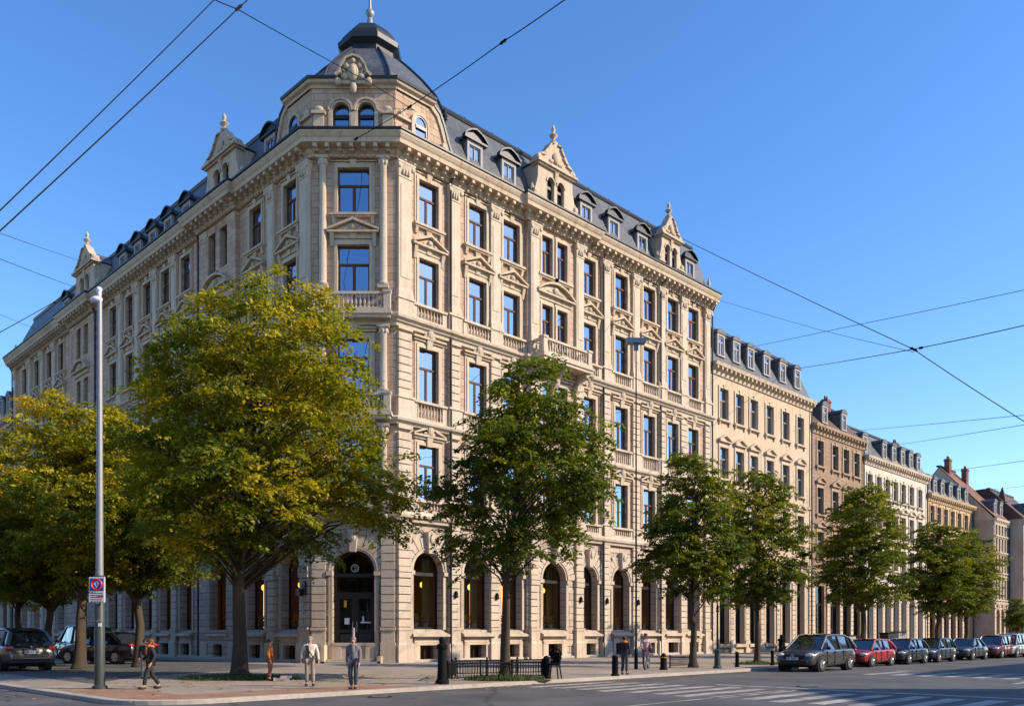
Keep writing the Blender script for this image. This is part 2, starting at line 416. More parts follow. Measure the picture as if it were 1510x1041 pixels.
for i in range(7): stripe(z4, on_right(15+i*9, 29), dR, 4.5, .16)
stripe(z4, on_right(-3.8, 23.6), nR, 14, .35)
stripe(z4, on_right(12.6, 23.6), nR, 16, .35)
stripe(z4, on_right(13.5, 32.5), dR, 60, .14)
a = on_right(-16.5, 27.0); stripe(z4, a, dR, 12, .12)
tag(z4.build('lane_marking', M['marking']), kind='structure')
# leading arrow on the right carriageway
ar = MB(); p = on_right(4.0, 31.0)
def G(u, v): q = p + dR*u + nR*v; return (q.x, q.y, .004)
ar.add([G(0,-.12),G(2.2,-.12),G(2.2,.12),G(0,.12)], [(0,1,2,3)]); ar.add([G(2.2,-.45),G(3.4,0),G(2.2,.45)], [(0,1,2)])
tag(ar.build('lane_marking', M['marking']), kind='structure')
# ------------------------------------------------------------------ facade helpers (local: x along, y inward, z up)
def arc_pts(x, w, zs, n=14):
    r = w/2
    return [(x + r*math.cos(PI - PI*i/n), zs + r*math.sin(PI - PI*i/n)) for i in range(n+1)]
def wall_strip(mb, x0, x1, za, zb, holes, y=0.0, depth=.45, side=True):
    """holes: (cx, w, z0, z1, arched)"""
    holes = sorted(holes); cur = x0
    def q(a, b, c, d): mb.quad((a,y,c),(b,y,c),(b,y,d),(a,y,d))
    yb = y+depth
    for cx, w, z0, z1, arched in holes:
        a, b = cx-w/2, cx+w/2
        q(cur, a, za, zb)
        if z0 > za + 1e-4: q(a, b, za, z0); 
        mb.quad((a,y,z0),(b,y,z0),(b,yb,z0),(a,yb,z0))
        zs = z1 - w/2 if arched else z1
        mb.quad((a,y,z0),(a,yb,z0),(a,yb,zs),(a,y,zs)); mb.quad((b,y,z0),(b,y,zs),(b,yb,zs),(b,yb,z0))
        if arched:
            P = arc_pts(cx, w, zs)
            for p, r in zip(P, P[1:]):
                mb.quad((p[0],y,p[1]),(r[0],y,r[1]),(r[0],y,zb),(p[0],y,zb))
                mb.quad((p[0],y,p[1]),(p[0],yb,p[1]),(r[0],yb,r[1]),(r[0],y,r[1]))
        else:
            mb.quad((a,y,z1),(a,yb,z1),(b,yb,z1),(b,y,z1))
            if zb > z1 + 1e-4: q(a, b, z1, zb)
        cur = b
    q(cur, x1, za, zb)
_cache = {}
def cached(key, fn):
    if key not in _cache: _cache[key] = fn()
    return _cache[key]
def window_mesh(w, h, mat, transom=.64, mull=True):
    def f():
        mb = MB(); t = .075; d = .10
        mb.box(-w/2, -w/2+t, 0, d, 0, h); mb.box(w/2-t, w/2, 0, d, 0, h)
        mb.box(-w/2+t, w/2-t, 0, d, 0, t); mb.box(-w/2+t, w/2-t, 0, d, h-t, h)
        zt = h*transom
        mb.box(-w/2+t, w/2-t, -.02, d-.02, zt-.06, zt+.06)
        if mull:
            mb.box(-.055, .055, -.01, d-.01, t, zt-.06)
            for s in (-1, 1):
                x0, x1 = (.055, w/2-t) if s > 0 else (-w/2+t, -.055)
                mb.box(x0, x0+.035, .02, d-.03, t, zt-.06); mb.box(x1-.035, x1, .02, d-.03, t, zt-.06)
        return mb.mesh('window', mat)
    return cached(('win', round(w,2), round(h,2), mat.name), f)
def pane_mesh(w, h, mat):
    return cached(('pane', round(w,2), round(h,2), mat.name), lambda: MB().quad((-w/2+.04,0,.04),(w/2-.04,0,.04),(w/2-.04,0,h-.04),(-w/2+.04,0,h-.04)).mesh('pane', mat, recalc=False))
def curtain_mesh(w, h, var, mat):
    def f():
        mb = MB()
        spans = [[(-.5,-.22),(.26,.5)], [(-.5,-.08),(.12,.5)], [(-.5,-.34),(.05,.5)], [(-.5,.5)], [(.22,.5)]][var % 5]
        for a, b in spans:
            n = max(6, int((b-a)*w/.045)); P = []
            for i in range(n+1):
                x = w*(a+(b-a)*i/n); P.append((x, .035*math.sin(i*1.9)+.015*math.sin(i*.7+var)))
            for (xa,ya),(xb,yb) in zip(P, P[1:]):
                mb.quad((xa,ya,.02),(xb,yb,.02),(xb,yb,h-.02),(xa,ya,h-.02))
        return mb.mesh('curtain', mat, smooth=True, recalc=False)
    return cached(('cur', round(w,2), round(h,2), var % 5, mat.name), f)
def surround_mesh(w, h, kind):
    """stone architrave round an upper window; y<0 is proud of the wall"""
    def f():
        mb = MB()
        for a, p in ((.30, .06), (.17, .11)):
            mb.box(-w/2-a, -w/2-(0 if a<.2 else .17), -p, .02, -.02, h+a); mb.box(w/2+(0 if a<.2 else .17), w/2+a, -p, .02, -.02, h+a)
            mb.box(-w/2-(a if a>.2 else 0)+(.13 if a>.2 else 0), w/2+(a if a>.2 else 0)-(.13 if a>.2 else 0), -p, .02, h+(0 if a<.2 else .17), h+a)
        W = w/2+.42
        if kind in ('top', 'single'):
            mb.box(-W, W, -.30, .02, -.16, -.02); mb.box(-W+.06, W-.06, -.22, .02, -.26, -.16)
            for s in (-1, 1): mb.frustum(s*(W-.22)-.09, s*(W-.22)+.09, -.12, .02, -.62, s*(W-.22)-.10, s*(W-.22)+.10, -.2, .02, -.26)
            if kind == 'top':
                mb.frustum(-.12,.12,-.10,.02,-.75,-.22,.22,-.16,.02,-.26)
                mb.frustum(-.14,.14,-.12,.02,h+.02,-.20,.20,-.22,.02,h+.42)
                mb.box(-W+.05, W-.05, -.13, .02, h+.34, h+.40)
        if kind == 'pediment':
            z = h+.34
            mb.box(-W, W, -.10, .02, z, z+.28)
            mb.frustum(-.16,.16,-.14,.02,z-.02,-.2,.2,-.2,.02,z+.3)
            for s in (-1,1): mb.frustum(s*(W-.12)-.1,s*(W-.12)+.1,-.1,.02,z-.45,s*(W-.12)-.12,s*(W-.12)+.12,-.28,.02,z+.28)
            z += .28
            mb.box(-W-.14, W+.14, -.36, .02, z, z+.12)
            for s in (-1,1):
                mb.prism([(s*(W+.16),z+.12),(s*(W+.16),z+.24),(0,z+.86),(0,z+.70)], -.38, .02)
            mb.prism([(-W+.1,z+.12),(W-.1,z+.12),(0,z+.68)], -.14, .02)
            mb.ball((0,-.2,z+.36),.2,.14,.17,8,5)
            for s in (-1,1): mb.ball((s*.42,-.18,z+.25),.18,.1,.09,6,4)
        if kind in ('hood', 'crest'):
            z = h+.36
            mb.box(-W, W, -.16, .02, z, z+.14); mb.box(-W-.08, W+.08, -.30, .02, z+.14, z+.25)
            if kind == 'crest':
                for s in (-1,1): mb.prism([(s*(W+.05),z+.25),(s*(W+.05),z+.34),(s*.25,z+.74),(s*.25,z+.58)], -.28, .02)
            mb.frustum(-.17,.17,-.16,.02,h-.05,-.25,.25,-.30,.02,z+.34)
            mb.ball((0,-.24,z+.52),.26,.16,.36,10,6)
            for s in (-1,1):
                mb.ball((s*.28,-.16,z+.34),.18,.1,.12,7,4); mb.ball((s*.22,-.16,z+.74),.12,.1,.12,7,4)
        return mb.mesh('window_surround', M['trim'])
    return cached(('sur', round(w,2), round(h,2), kind), f)
def baluster(mb, x, y, z, h, r=.075):
    mb.lathe([(r*.9,0),(r*.9,h*.08),(r*.5,h*.14),(r*1.05,h*.40),(r*.55,h*.75),(r*.5,h*.86),(r*.9,h*.92),(r*.9,h)], (x,y,z), 6)
def balustrade_mesh(w, h):
    def f():
        mb = MB(); W = w/2+.55
        mb.box(-W, W, -.32, .02, h-.17, h-.03); mb.box(-W, W, -.24, .02, 0, .16)
        for s in (-1,1):
            mb.box(s*(W-.16)-.16, s*(W-.16)+.16, -.22, .02, .16, h-.17)
        n = max(4, int((2*W-.64)/.22))
        for i in range(n): baluster(mb, -W+.32+(2*W-.64)*(i+.5)/n, -.13, .16, h-.33)
        return mb.mesh('balustrade', M['pale'], smooth=35)
    return cached(('bal', round(w,2), round(h,2)), f)
ZG, ZW = 8.75, 0
FLOORS = [  # z0, z1, kind, balustrade base
    (9.75, 13.0, 'crest', 8.95, .80), (15.6, 18.8, 'hood', 14.38, 1.22), (21.3, 24.1, 'pediment', 20.28, 1.02), (26.1, 28.75, 'top', None, 0)]
def pilaster_mesh(w):
    def f():
        mb = MB(); h = w/2
        mb.box(-h*.9, h*.9, -.035, .015, .1, 29.7)
        # ground floor: base block and rusticated courses
        mb.box(-h-.12, h+.12, -.34, .02, .10, 1.15); mb.frustum(-h-.12,h+.12,-.34,.02,1.15,-h-.02,h+.02,-.24,.02,1.3); mb.box(-h-.02,h+.02,-.24,.02,1.3,2.0)
        mb.box(-h-.06, h+.06, -.28, .02, 2.0, 2.18)
        z = 2.22
        while z < 8.0:
            if abs(z-5.3) < .3:
                mb.box(-h-.03,h+.03,-.26,.02,z,z+.3); z += .34; continue
            mb.box(-h, h, -.20, .02, z, z+.42); z += .475
        mb.box(-h, h, -.20, .02, z, 8.4)
        # first and second floors: banded
        for za, zb in ((9.85, 13.7), (15.65, 19.45)):
            z = za
            while z < zb-.3:
                mb.box(-h, h, -.20, .02, z, min(zb, z+.40)); z += .465
        for zb, hh in ((8.95,.88),(14.38,1.22),(20.28,1.06)):
            mb.box(-h-.10, h+.10, -.30, .02, zb, zb+hh-.12); mb.box(-h-.16, h+.16, -.37, .02, zb+hh-.12, zb+hh)
        mb.box(-h-.05, h+.05, -.25, .02, 13.72, 13.95); mb.box(-h-.05,h+.05,-.25,.02,19.47,19.7)
        # giant order on the third and fourth floors
        mb.box(-h-.08,h+.08,-.30,.02,21.36,21.6); mb.frustum(-h-.08,h+.08,-.28,.02,21.6,-h,h,-.2,.02,21.95)
        mb.box(-h, h, -.20, .02, 21.95, 28.3)
        mb.box(-h+.14, h-.14, -.235, .0, 22.5, 27.9)
        mb.box(-h-.03,h+.03,-.24,.02,28.3,28.38)
        mb.frustum(-h,h,-.2,.02,28.38,-h-.14,h+.14,-.36,.02,29.05)
        for s in (-1,1):
            mb.ball((s*(h+.02),-.32,28.9),.15,.1,.15,8,5)
        for x in (-.22,0,.22): mb.ball((x*w,-.26,28.62),.1*w,.12,.22,6,5)
        mb.box(-h-.16,h+.16,-.38,.02,29.05,29.16)
        mb.box(-h, h, -.20, .02, 29.16, 29.8)
        mb.ball((0,-.2,29.48),.2,.08,.2,8,5)
        return mb.mesh('pilaster', M['pale'], smooth=35)
    return cached(('pil', round(w,2)), f)
def arch_trim_mesh(w, crown, sill=2.05):
    def f():
        mb = MB(); r = w/2; zs = crown-r
        # archivolt
        n = 20
        for ra, rb, p in ((.0,.13,.07),(.13,.22,.13)):
            for i in range(n):
                a, b = PI*i/n, PI*(i+1)/n
                c = lambda R, t: (R*math.cos(t), zs+R*math.sin(t))
                mb.prism([c(r+ra,a),c(r+rb,a),c(r+rb,b),c(r+ra,b)], -p, .02)
        # voussoirs, every second one longer
        m = 13
        for i in range(m):
            if i == m//2: continue
            a, b = PI*(i+.07)/m, PI*(i+.93)/m
            L = .62 if i % 2 else .85
            P = lambda R, t: (R*math.cos(t), zs+R*math.sin(t))
            mb.prism([P(r+.25,a),P(r+.25+L,a),P(r+.25+L,b),P(r+.25,b)], -.10, .02)
        mb.add([(-.17,-.34,crown-.12),(.17,-.34,crown-.12),(.17,.02,crown-.12),(-.17,.02,crown-.12),(-.30,-.42,crown+1.15),(.30,-.42,crown+1.15),(.30,.02,crown+1.15),(-.30,.02,crown+1.15)],
               [(0,3,2,1),(4,5,6,7),(0,1,5,4),(1,2,6,5),(2,3,7,6),(3,0,4,7)])
        mb.ball((0,-.40,crown+.75),.2,.12,.28,8,5)
        # jamb mouldings and imposts
        for s in (-1,1):
            x0, x1 = (r, r+.22) if s > 0 else (-r-.22, -r)
            mb.box(x0, x1, -.08, .02, sill, zs-.26); mb.box(min(s*(r-.02),s*(r+.34)), max(s*(r-.02),s*(r+.34)), -.20, .3, zs-.26, zs-.02)
        # sloping sill
        mb.add([(-r-.26,-.42,sill-.30),(r+.26,-.42,sill-.30),(r,.40,sill+.02),(-r,.40,sill+.02),(-r-.26,-.42,sill-.42),(r+.26,-.42,sill-.42),(r,.40,sill-.42),(-r,.40,sill-.42)],
               [(0,1,2,3),(4,7,6,5),(0,4,5,1),(1,5,6,2),(2,6,7,3),(3,7,4,0)])
        # apron below the sill and the frame of the basement light
        mb.box(-r+.05, r-.05, -.10, .02, 1.28, sill-.44); mb.box(-r+.02, r-.02, -.16, .02, 1.12, 1.27)
        for s in (-1,1): mb.box(min(s*.70,s*(r+.0)), max(s*.70,s*(r+.0)), -.14, .02, .12, 1.12)
        return mb.mesh('arch_surround', M['pale'], smooth=35)
    return cached(('arch', round(w,2), round(crown,2)), f)
def arch_window_mesh(w, h, mat, tz):
    """arched shop window frame, origin at the bottom centre; h to the crown; tz transom height"""
    def f():
        mb = MB(); r = w/2; zs = h-r; t = .10
        mb.box(-r, -r+t, 0, .12, 0, zs); mb.box(r-t, r, 0, .12, 0, zs); mb.box(-r+t, r-t, 0, .12, 0, .10)
        n = 16
        for i in range(n):
            a, b = PI*i/n, PI*(i+1)/n
            P = lambda R, t_: (R*math.cos(t_), zs+R*math.sin(t_))
            mb.prism([P(r-t,a),P(r,a),P(r,b),P(r-t,b)], 0, .12)
        mb.box(-r+t, r-t, -.05, .09, tz-.10, tz+.10)
        return mb.mesh('arched_window', mat)
    return cached(('aw', round(w,2), round(h,2), mat.name), f)
def arch_pane_mesh(w, h, mat):
    def f():
        r = w/2-.03
        P = [(-r,0,.03),(r,0,.03)] + [(x,0,z) for x, z in reversed(arc_pts(0, 2*r, h-w/2, 16))]
        return MB().add(P, [tuple(range(len(P)))]).mesh('pane', mat, recalc=False)
    return cached(('ap', round(w,2), round(h,2), mat.name), f)

def add_window(parent, mw, x, z0, z1, w, y, fmat, gmat, name='window', surround=None, curtain=True, drop=None):
    h = z1-z0
    o = link(name, window_mesh(w, h, fmat), parent, mw @ T(x, y, z0))
    a = Matrix.Rotation(RND.uniform(-.006,.006), 4, 'Z') @ Matrix.Rotation(RND.uniform(-.005,.005), 4, 'X')
    link('pane', pane_mesh(w, h, gmat), o, T(0,.045,0) @ a)
    if curtain:
        v = RND.choice([0,0,1,2,4,3,None])
        if v is not None: link('curtain', curtain_mesh(w-.1, h-.1, v, M['curtain']), o, T(0,.30,.05))
    if surround: link('window_surround', surround_mesh(w, h, surround), o, T(0, -y + (drop or 0), 0))
    return o

# ------------------------------------------------------------------ the corner building
B0 = PC
corner_building = thing('corner_building', 'five storey sandstone corner building with octagonal slate tower and arched ground floor windows', 'building', B0)
IB = T(-B0.x, -B0.y, -B0.z)
BR, BL, BC = IB @ MR, IB @ ML, IB @ MC
ENDR, ENDL = t_right(1047), t_left(22)
BAYR, BAYL = (10.75, 16.4), (9.4, 14.6)
rx = [t_right(p) for p in (631,703,753,867,915,956,991,1021)]
rpair = [t_right(802)-.05, t_right(824)-.05]
lx = [t_left(p) for p in (429,378,275,245,218,192,168)]
lpair = [t_left(334), t_left(319)]
lpc = sum(lpair)/2; lpair = [lpc-.82, lpc+.82]; BAYL = (lpc-2.5, lpc+2.5)
l2 = t_left(126); lpair2 = [l2-.9, l2+.9]; BAYL2 = (l2-2.8, l2+2.8)
lx2 = [t_left(p) for p in (91,73.5,55,37)]
print('right', [round(v,1) for v in rx], rpair, ENDR); print('left', [round(v,1) for v in lx], lpair, lpair2, [round(v,1) for v in lx2], ENDL)
PJ = .28

def facade(mw, segs, cols, arches, sgn, name):
    """segs: (x0,x1,off), cols: (x,w), arches: (x,w)"""
    wall = MB(); base = MB()
    for x0, x1, off in segs:
        inn = lambda v: x0 < v < x1
        wall_strip(base, x0, x1, 0, 1.7, [(x, 1.25, .22, 1.1, False) for x, w in arches if inn(x)], -off, .5)
        wall_strip(base, x0, x1, 1.7, ZG, [(x, w, 2.05, 6.7, True) for x, w in arches if inn(x)], -off, .62)
        lo = ZG
        for fi, (z0, z1, kd, bz, bh) in enumerate(FLOORS):
            hi = [14.2, 20.0, 25.2, 30.45][fi]
            wall_strip(wall, x0, x1, lo, hi, [(x, w, z0, z1, False) for x, w in cols if inn(x)], -off, .42); lo = hi
    for (xa, xb, oa), (xc, xd, ob) in zip(segs, segs[1:]):
        if abs(oa-ob) > 1e-4:
            wall.quad((xb,-oa,ZG),(xb,-ob,ZG),(xb,-ob,30.45),(xb,-oa,30.45)); base.quad((xb,-oa,0),(xb,-ob,0),(xb,-ob,ZG),(xb,-oa,ZG))
    wall.build('wall', M['wall'], corner_building, mw); base.build('ground_floor_wall', M['ground_wall'], corner_building, mw)
    x0, x1 = segs[0][0], segs[-1][1]
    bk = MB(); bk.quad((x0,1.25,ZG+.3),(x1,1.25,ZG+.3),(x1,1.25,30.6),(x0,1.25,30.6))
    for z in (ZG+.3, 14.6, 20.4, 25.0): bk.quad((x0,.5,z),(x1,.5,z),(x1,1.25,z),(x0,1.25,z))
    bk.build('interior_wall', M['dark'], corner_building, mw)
    bk = MB(); bk.quad((x0,3.2,.1),(x1,3.2,.1),(x1,3.2,ZG),(x0,3.2,ZG)); bk.quad((x0,.63,1.5),(x1,.63,1.5),(x1,3.2,1.5),(x0,3.2,1.5)); bk.quad((x0,.63,ZG-.3),(x1,.63,ZG-.3),(x1,3.2,ZG-.3),(x0,3.2,ZG-.3))
    bk.quad((x0,.8,0),(x1,.8,0),(x1,.8,1.4),(x0,.8,1.4))
    bk.build('interior_wall', M['brown_room'], corner_building, mw)

def lay_openings(mw, cols, arches, pils, bays, skipbal=()):
    off = lambda x: PJ if any(a < x < b for a, b in bays) else 0.0
    for x, w in cols:
        o_ = off(x)
        for fi, (z0, z1, kd, bz, bh) in enumerate(FLOORS):
            nar = w < 1.3
            o = add_window(corner_building, mw, x, z0, z1, w, .17-o_, M['frame'], M['glass'], 'narrow_window' if nar else 'window')
            kk = kd if not nar else {'crest':'plain','hood':'plain','pediment':'plain','top':'single'}[kd]
            link('window_surround', surround_mesh(w, z1-z0, kk), o, T(0,-.17,0))
            if bz and not (fi == 2 and nar):
                if not nar: link('balustrade', balustrade_mesh(w, bh), corner_building, mw @ T(x,-o_,bz))
    for x, w in arches:
        o_ = off(x)
        o = link('arched_window', arch_window_mesh(w-.02, 4.6, M['dark_frame'], 3.30), corner_building, mw @ T(x, .50-o_, 2.08))
        link('pane', arch_pane_mesh(w, 4.6, M['low_glass']), o, T(0,.05,0) @ Matrix.Rotation(RND.uniform(-.004,.004), 4, 'Z'))
        v = RND.choice([4,4,0,4])
        link('curtain', curtain_mesh(w-.1, 4.3, v, M['ochre']), o, T(0,.70,0))
        link('arch_surround', arch_trim_mesh(w, 6.7), o, T(0,-.50,-2.08))
        lm = cached('goldlamp', lambda: MB().lathe([(.05,.0),(.045,.2),(.045,2.45),(.15,2.5),(.19,2.62),(.17,2.76),(.03,2.86)], (0,0,.1), 10).mesh('floor_lamp', M['lamp_gold'], smooth=40))
        link('floor_lamp', lm, o, T((RND.uniform(.3,.75) if mw is BR else -RND.uniform(1.05,1.5))*w/2, .95, .0))
        def pl():
            mb = MB(); mb.lathe([(.16,0),(.24,.34),(.26,.36)], (-.45,0,.02), 10); mb.lathe([(.16,0),(.24,.34),(.26,.36)], (.35,0,.02), 10)
            mb.cur = 1
            rr_ = random.Random(5)
            for q in range(60):
                cx = -.45 if q % 2 else .35
                a = rr_.uniform(0, 2*PI); r_ = rr_.uniform(0,.28)
                mb.ball((cx+r_*math.cos(a), r_*math.sin(a)*.7, .40+rr_.uniform(0,.5)), .06,.06,.06,5,4)
            return mb.mesh('planter', [M['pot'], M['flower']])
        link('planter', cached('planter', pl), o, T((RND.uniform(.05,.3) if mw is BR else -.55), .35, .02))
        link('basement_light', cached('bl', lambda: MB().box(-.62,.62,0,.05,0,.06).box(-.62,.62,0,.05,.80,.86).box(-.62,-.56,0,.05,.06,.8).box(.56,.62,0,.05,.06,.8).box(-.03,.03,0,.05,.06,.8).mesh('basement_light', M['dark_frame'])), corner_building, mw @ T(x,.3-o_,.23))
    for x, w in pils:
        link('pilaster', pilaster_mesh(w), corner_building, mw @ T(x,-off(x),0))

# right wall
colsR = [(x,1.5) for x in rx] + [(x,1.05) for x in rpair]
archR = [(x, 2.3 if i < 2 else 2.0) for i, x in enumerate(rx)] + [(sum(rpair)/2, 2.4)]
facade(BR, [(0,BAYR[0],0),(BAYR[0],BAYR[1],PJ),(BAYR[1],ENDR,0)], colsR, archR, 1, 'right')
allr = sorted(rx + [sum(rpair)/2])
pilR = [(.58,.95)]
for a, b in zip(allr, allr[1:]):
    if abs(a-sum(rpair)/2) < .1 or abs(b-sum(rpair)/2) < .1: continue
    pilR.append(((a+b)/2, .85))
pilR += [(BAYR[0]+.55,.8),(BAYR[1]-.5,.8),(ENDR-.6,.8)]
lay_openings(BR, colsR, archR, pilR, [BAYR])
# left wall (negative x)
colsL = [(-x,1.5) for x in lx+lx2] + [(-x,1.05) for x in lpair+lpair2]
archL = [(-x,2.2 if i < 2 else 2.0) for i, x in enumerate(lx+lx2)] + [(-lpc,2.4),(-l2,2.4)]
facade(BL, [(-ENDL,-BAYL2[1],0),(-BAYL2[1],-BAYL2[0],PJ),(-BAYL2[0],-BAYL[1],0),(-BAYL[1],-BAYL[0],PJ),(-BAYL[0],0,0)], colsL, archL, -1, 'left')
alll = sorted(lx+lx2+[lpc,l2]); pilL = [(-.58,.95)]
for a, b in zip(alll, alll[1:]):
    if any(abs(v-c) < .1 for v in (a,b) for c in (lpc,l2)): continue
    pilL.append((-(a+b)/2,.8))
for q in (BAYL, BAYL2): pilL += [(-q[0]-.5,.75),(-q[1]+.5,.75)]
pilL.append((-ENDL+.6,.8))
lay_openings(BL, colsL, archL, pilL, [BAYL, BAYL2])

# chamfered corner
hw = 2.42
cw = MB(); wall_strip(cw, -hw, hw, 0, ZG, [(0,2.45,.35,6.65,True)], 0, .7); cw.build('ground_floor_wall', M['ground_wall'], corner_building, BC)
cw = MB(); lo = ZG
CF = [(9.75,13.0),(15.9,18.9),(21.3,24.3),(26.1,28.75)]
for (a,b), hi in zip(CF, (14.2,20.0,25.2,30.45)):
    wall_strip(cw, -hw, hw, lo, hi, [(0,1.85,a,b,False)], 0, .42); lo = hi
cw.build('wall', M['wall'], corner_building, BC)
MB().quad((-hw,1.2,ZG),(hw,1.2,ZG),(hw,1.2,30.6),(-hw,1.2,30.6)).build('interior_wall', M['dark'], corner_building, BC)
for (a,b), kd in zip(CF, ('crest','hood','pediment','top')):
    o = add_window(corner_building, BC, 0, a, b, 1.85, .17, M['frame'], M['glass'], 'window')
    link('window_surround', surround_mesh(1.85, b-a, kd), o, T(0,-.17,0))
link('arch_surround', arch_trim_mesh(2.45, 6.65, .35), corner_building, BC)
# corner columns per storey
def column_mesh(z0, z1):
    mb = MB(); h = z1-z0; r = .22
    mb.box(-r-.1,r+.1,-.36,.02,0,.22)
    mb.lathe([(r+.08,.22),(r+.09,.30),(r+.02,.36),(r,.42),(r*.98,h*.4),(r*.86,h-.62),(r*.95,h-.58),(r*.86,h-.54),(r*1.35,h-.2),(r*1.4,h-.16)], (0,-.10,0), 14)
    for i in range(8):
        a = 2*PI*i/8; mb.ball((r*1.1*math.cos(a), -.10+r*1.1*math.sin(a), h-.35),.07,.07,.16,6,4)
    mb.box(-r-.14,r+.14,-.42,.02,h-.16,h)
    return mb.mesh('column', M['pale'], smooth=40)
for z0, z1 in ((9.9,13.9),(15.6,19.6),(21.7,29.3)):
    me = column_mesh(z0, z1)
    for s in (-1,1): link('column', me, corner_building, BC @ T(s*1.75,-.05,z0))
# balconies on the chamfer and on the paired bay
def balcony_mesh(W, D, h, brackets=True, nb=None, bx=None):
    mb = MB()
    mb.box(-W-.12, W+.12, -D-.14, .02, -.22, -.06); mb.box(-W-.02, W+.02, -D-.04, .02, -.42, -.22); mb.box(-W-.06,W+.06,-D-.08,.02,-.06,.08)
    for s in (-1,1):
        mb.box(s*(W-.17)-.19, s*(W-.17)+.19, -D, -D+.38, .08, h-.1); mb.box(s*(W-.17)-.23, s*(W-.17)+.23, -D-.05, -D+.43, h-.1, h+.05)
        xs = s*(W-.17)
        mb.box(xs-.1, xs+.1, -D+.38, .02, h-.18, h-.03); mb.box(xs-.1,xs+.1,-D+.38,.02,.08,.2)
        ns = max(1,int((D-.4)/.24))
        for i in range(ns): baluster(mb, xs, -D+.38+(D-.4)*(i+.5)/ns, .2, h-.38)
    mb.box(-W+.36, W-.36, -D+.04, -D+.30, h-.18, h-.03); mb.box(-W+.36, W-.36, -D+.06, -D+.28, .08, .2)
    n = nb or int((2*W-.7)/.24)
    for i in range(n): baluster(mb, -W+.36+(2*W-.72)*(i+.5)/n, -D+.17, .2, h-.38)
    if brackets:
        for x in (bx or (-W+.25, 0, W-.25)):
            d = D*.85
            P = [(-.0,-.42),(-d,-.42),(-d,-.62),(-d*.8,-.80),(-d*.55,-.86),(-d*.38,-1.1),(-d*.34,-1.45),(-.22,-1.62),(-.12,-1.85),(0,-1.9)]
            vs = [(x-.17,y,z) for y,z in P]+[(x+.17,y,z) for y,z in P]; k_ = len(P)
            mb.add(vs, [list(range(k_)), list(range(2*k_-1,k_-1,-1))]+[(i,i+k_,(i+1)%k_+k_,(i+1)%k_) for i in range(k_)])
            mb.ball((x,-d+.04,-.58),.2,.14,.16,8,5)
    return mb.mesh('balcony', M['pale'], smooth=35)
link('balcony', balcony_mesh(2.2,.75,1.12,False), corner_building, BC @ T(0,0,20.27))
link('balcony', balcony_mesh(2.2,.75,1.12,False), corner_building, BC @ T(0,0,14.5))
link('balcony', balcony_mesh(2.3,1.0,1.05,True,None,(-1.85,1.85)), corner_building, BC @ T(0,0,9.22))
bc = sum(rpair)/2
link('balcony', balcony_mesh(2.45,1.35,1.12), corner_building, BR @ T(bc,-PJ,20.25))
link('balcony', balcony_mesh(2.4,1.2,1.12), corner_building, BL @ T(-lpc,-PJ,20.25))
# paired-bay hoods
def pair_hood_mesh():
    mb = MB(); W = 1.75; z = 0
    mb.box(-W,W,-.12,.02,0,.3); mb.box(-W-.12,W+.12,-.38,.02,.3,.42)
    n = 14; P = []
    for i in range(n+1):
        x = -W-.12+(2*W+.24)*i/n; P.append((x, .42+.72*(1-(x/(W+.12))**2)))
    for a, b in zip(P, P[1:]): mb.prism([(a[0],a[1]),(b[0],b[1]),(b[0],b[1]+.14),(a[0],a[1]+.14)], -.40, .02)
    mb.prism([(-W,.42)]+[(x*.93,(z_-.42)*.9+.42) for x,z_ in P]+[(W,.42)], -.14, .02)
    mb.ball((0,-.2,.75),.3,.16,.25,8,5)
    for s in (-1,1): mb.ball((s*.6,-.18,.6),.3,.1,.1,8,5)
    return mb.mesh('segmental_hood', M['trim'])
ph = pair_hood_mesh()
for mw, x in ((BR,bc),(BL,-lpc),(BL,-l2)):
    link('segmental_hood', ph, corner_building, mw @ T(x,-PJ,24.45))
    for z in (18.85+.3, 13.3):
        link('hood_mould', cached('hm', lambda: MB().box(-1.8,1.8,-.2,.02,0,.16).box(-1.9,1.9,-.34,.02,.16,.27).ball((0,-.24,.3),.28,.16,.4,8,5).mesh('hood_mould', M['trim'])), corner_building, mw @ T(x,-PJ,z))
    link('balustrade', balustrade_mesh(2.7,1.22), corner_building, mw @ T(x,-PJ,14.38)); link('balustrade', balustrade_mesh(2.7,.8), corner_building, mw @ T(x,-PJ,8.95))
    if mw is BL and x == -l2: link('balustrade', balustrade_mesh(2.7,1.02), corner_building, mw @ T(x,-PJ,20.28))

# horizontal mouldings swept round the whole building
def PL(t, n): p = on_left(t, n) - B0; return (p.x, p.y)
def PR(t, n): p = on_right(t, n) - B0; return (p.x, p.y)
path = [PL(ENDL,0),PL(BAYL2[1],0),PL(BAYL2[1],PJ),PL(BAYL2[0],PJ),PL(BAYL2[0],0),PL(BAYL[1],0),PL(BAYL[1],PJ),PL(BAYL[0],PJ),PL(BAYL[0],0),
        (P0L.x-B0.x,0),(P0R.x-B0.x,0),PR(BAYR[0],0),PR(BAYR[0],PJ),PR(BAYR[1],PJ),PR(BAYR[1],0),PR(ENDR,0)]
def band(name, prof, mat='pale'):
    mb = MB().sweep(path, prof); return mb
band('', [(-.05,8.35),(.24,8.35),(.27,8.50),(.42,8.58),(.46,8.74),(.40,8.80),(.34,8.93),(-.05,8.93)]).build('string_course', M['pale'], corner_building)
band('', [(-.05,13.95),(.24,13.95),(.28,14.06),(.46,14.14),(.50,14.26),(.36,14.36),(-.05,14.36)]).build('string_course', M['pale'], corner_building)
band('', [(-.05,19.6),(.24,19.6),(.27,19.78),(.40,19.84),(.42,19.94),(.60,20.02),(.64,20.16),(.44,20.26),(-.05,20.26)]).build('string_course', M['pale'], corner_building)
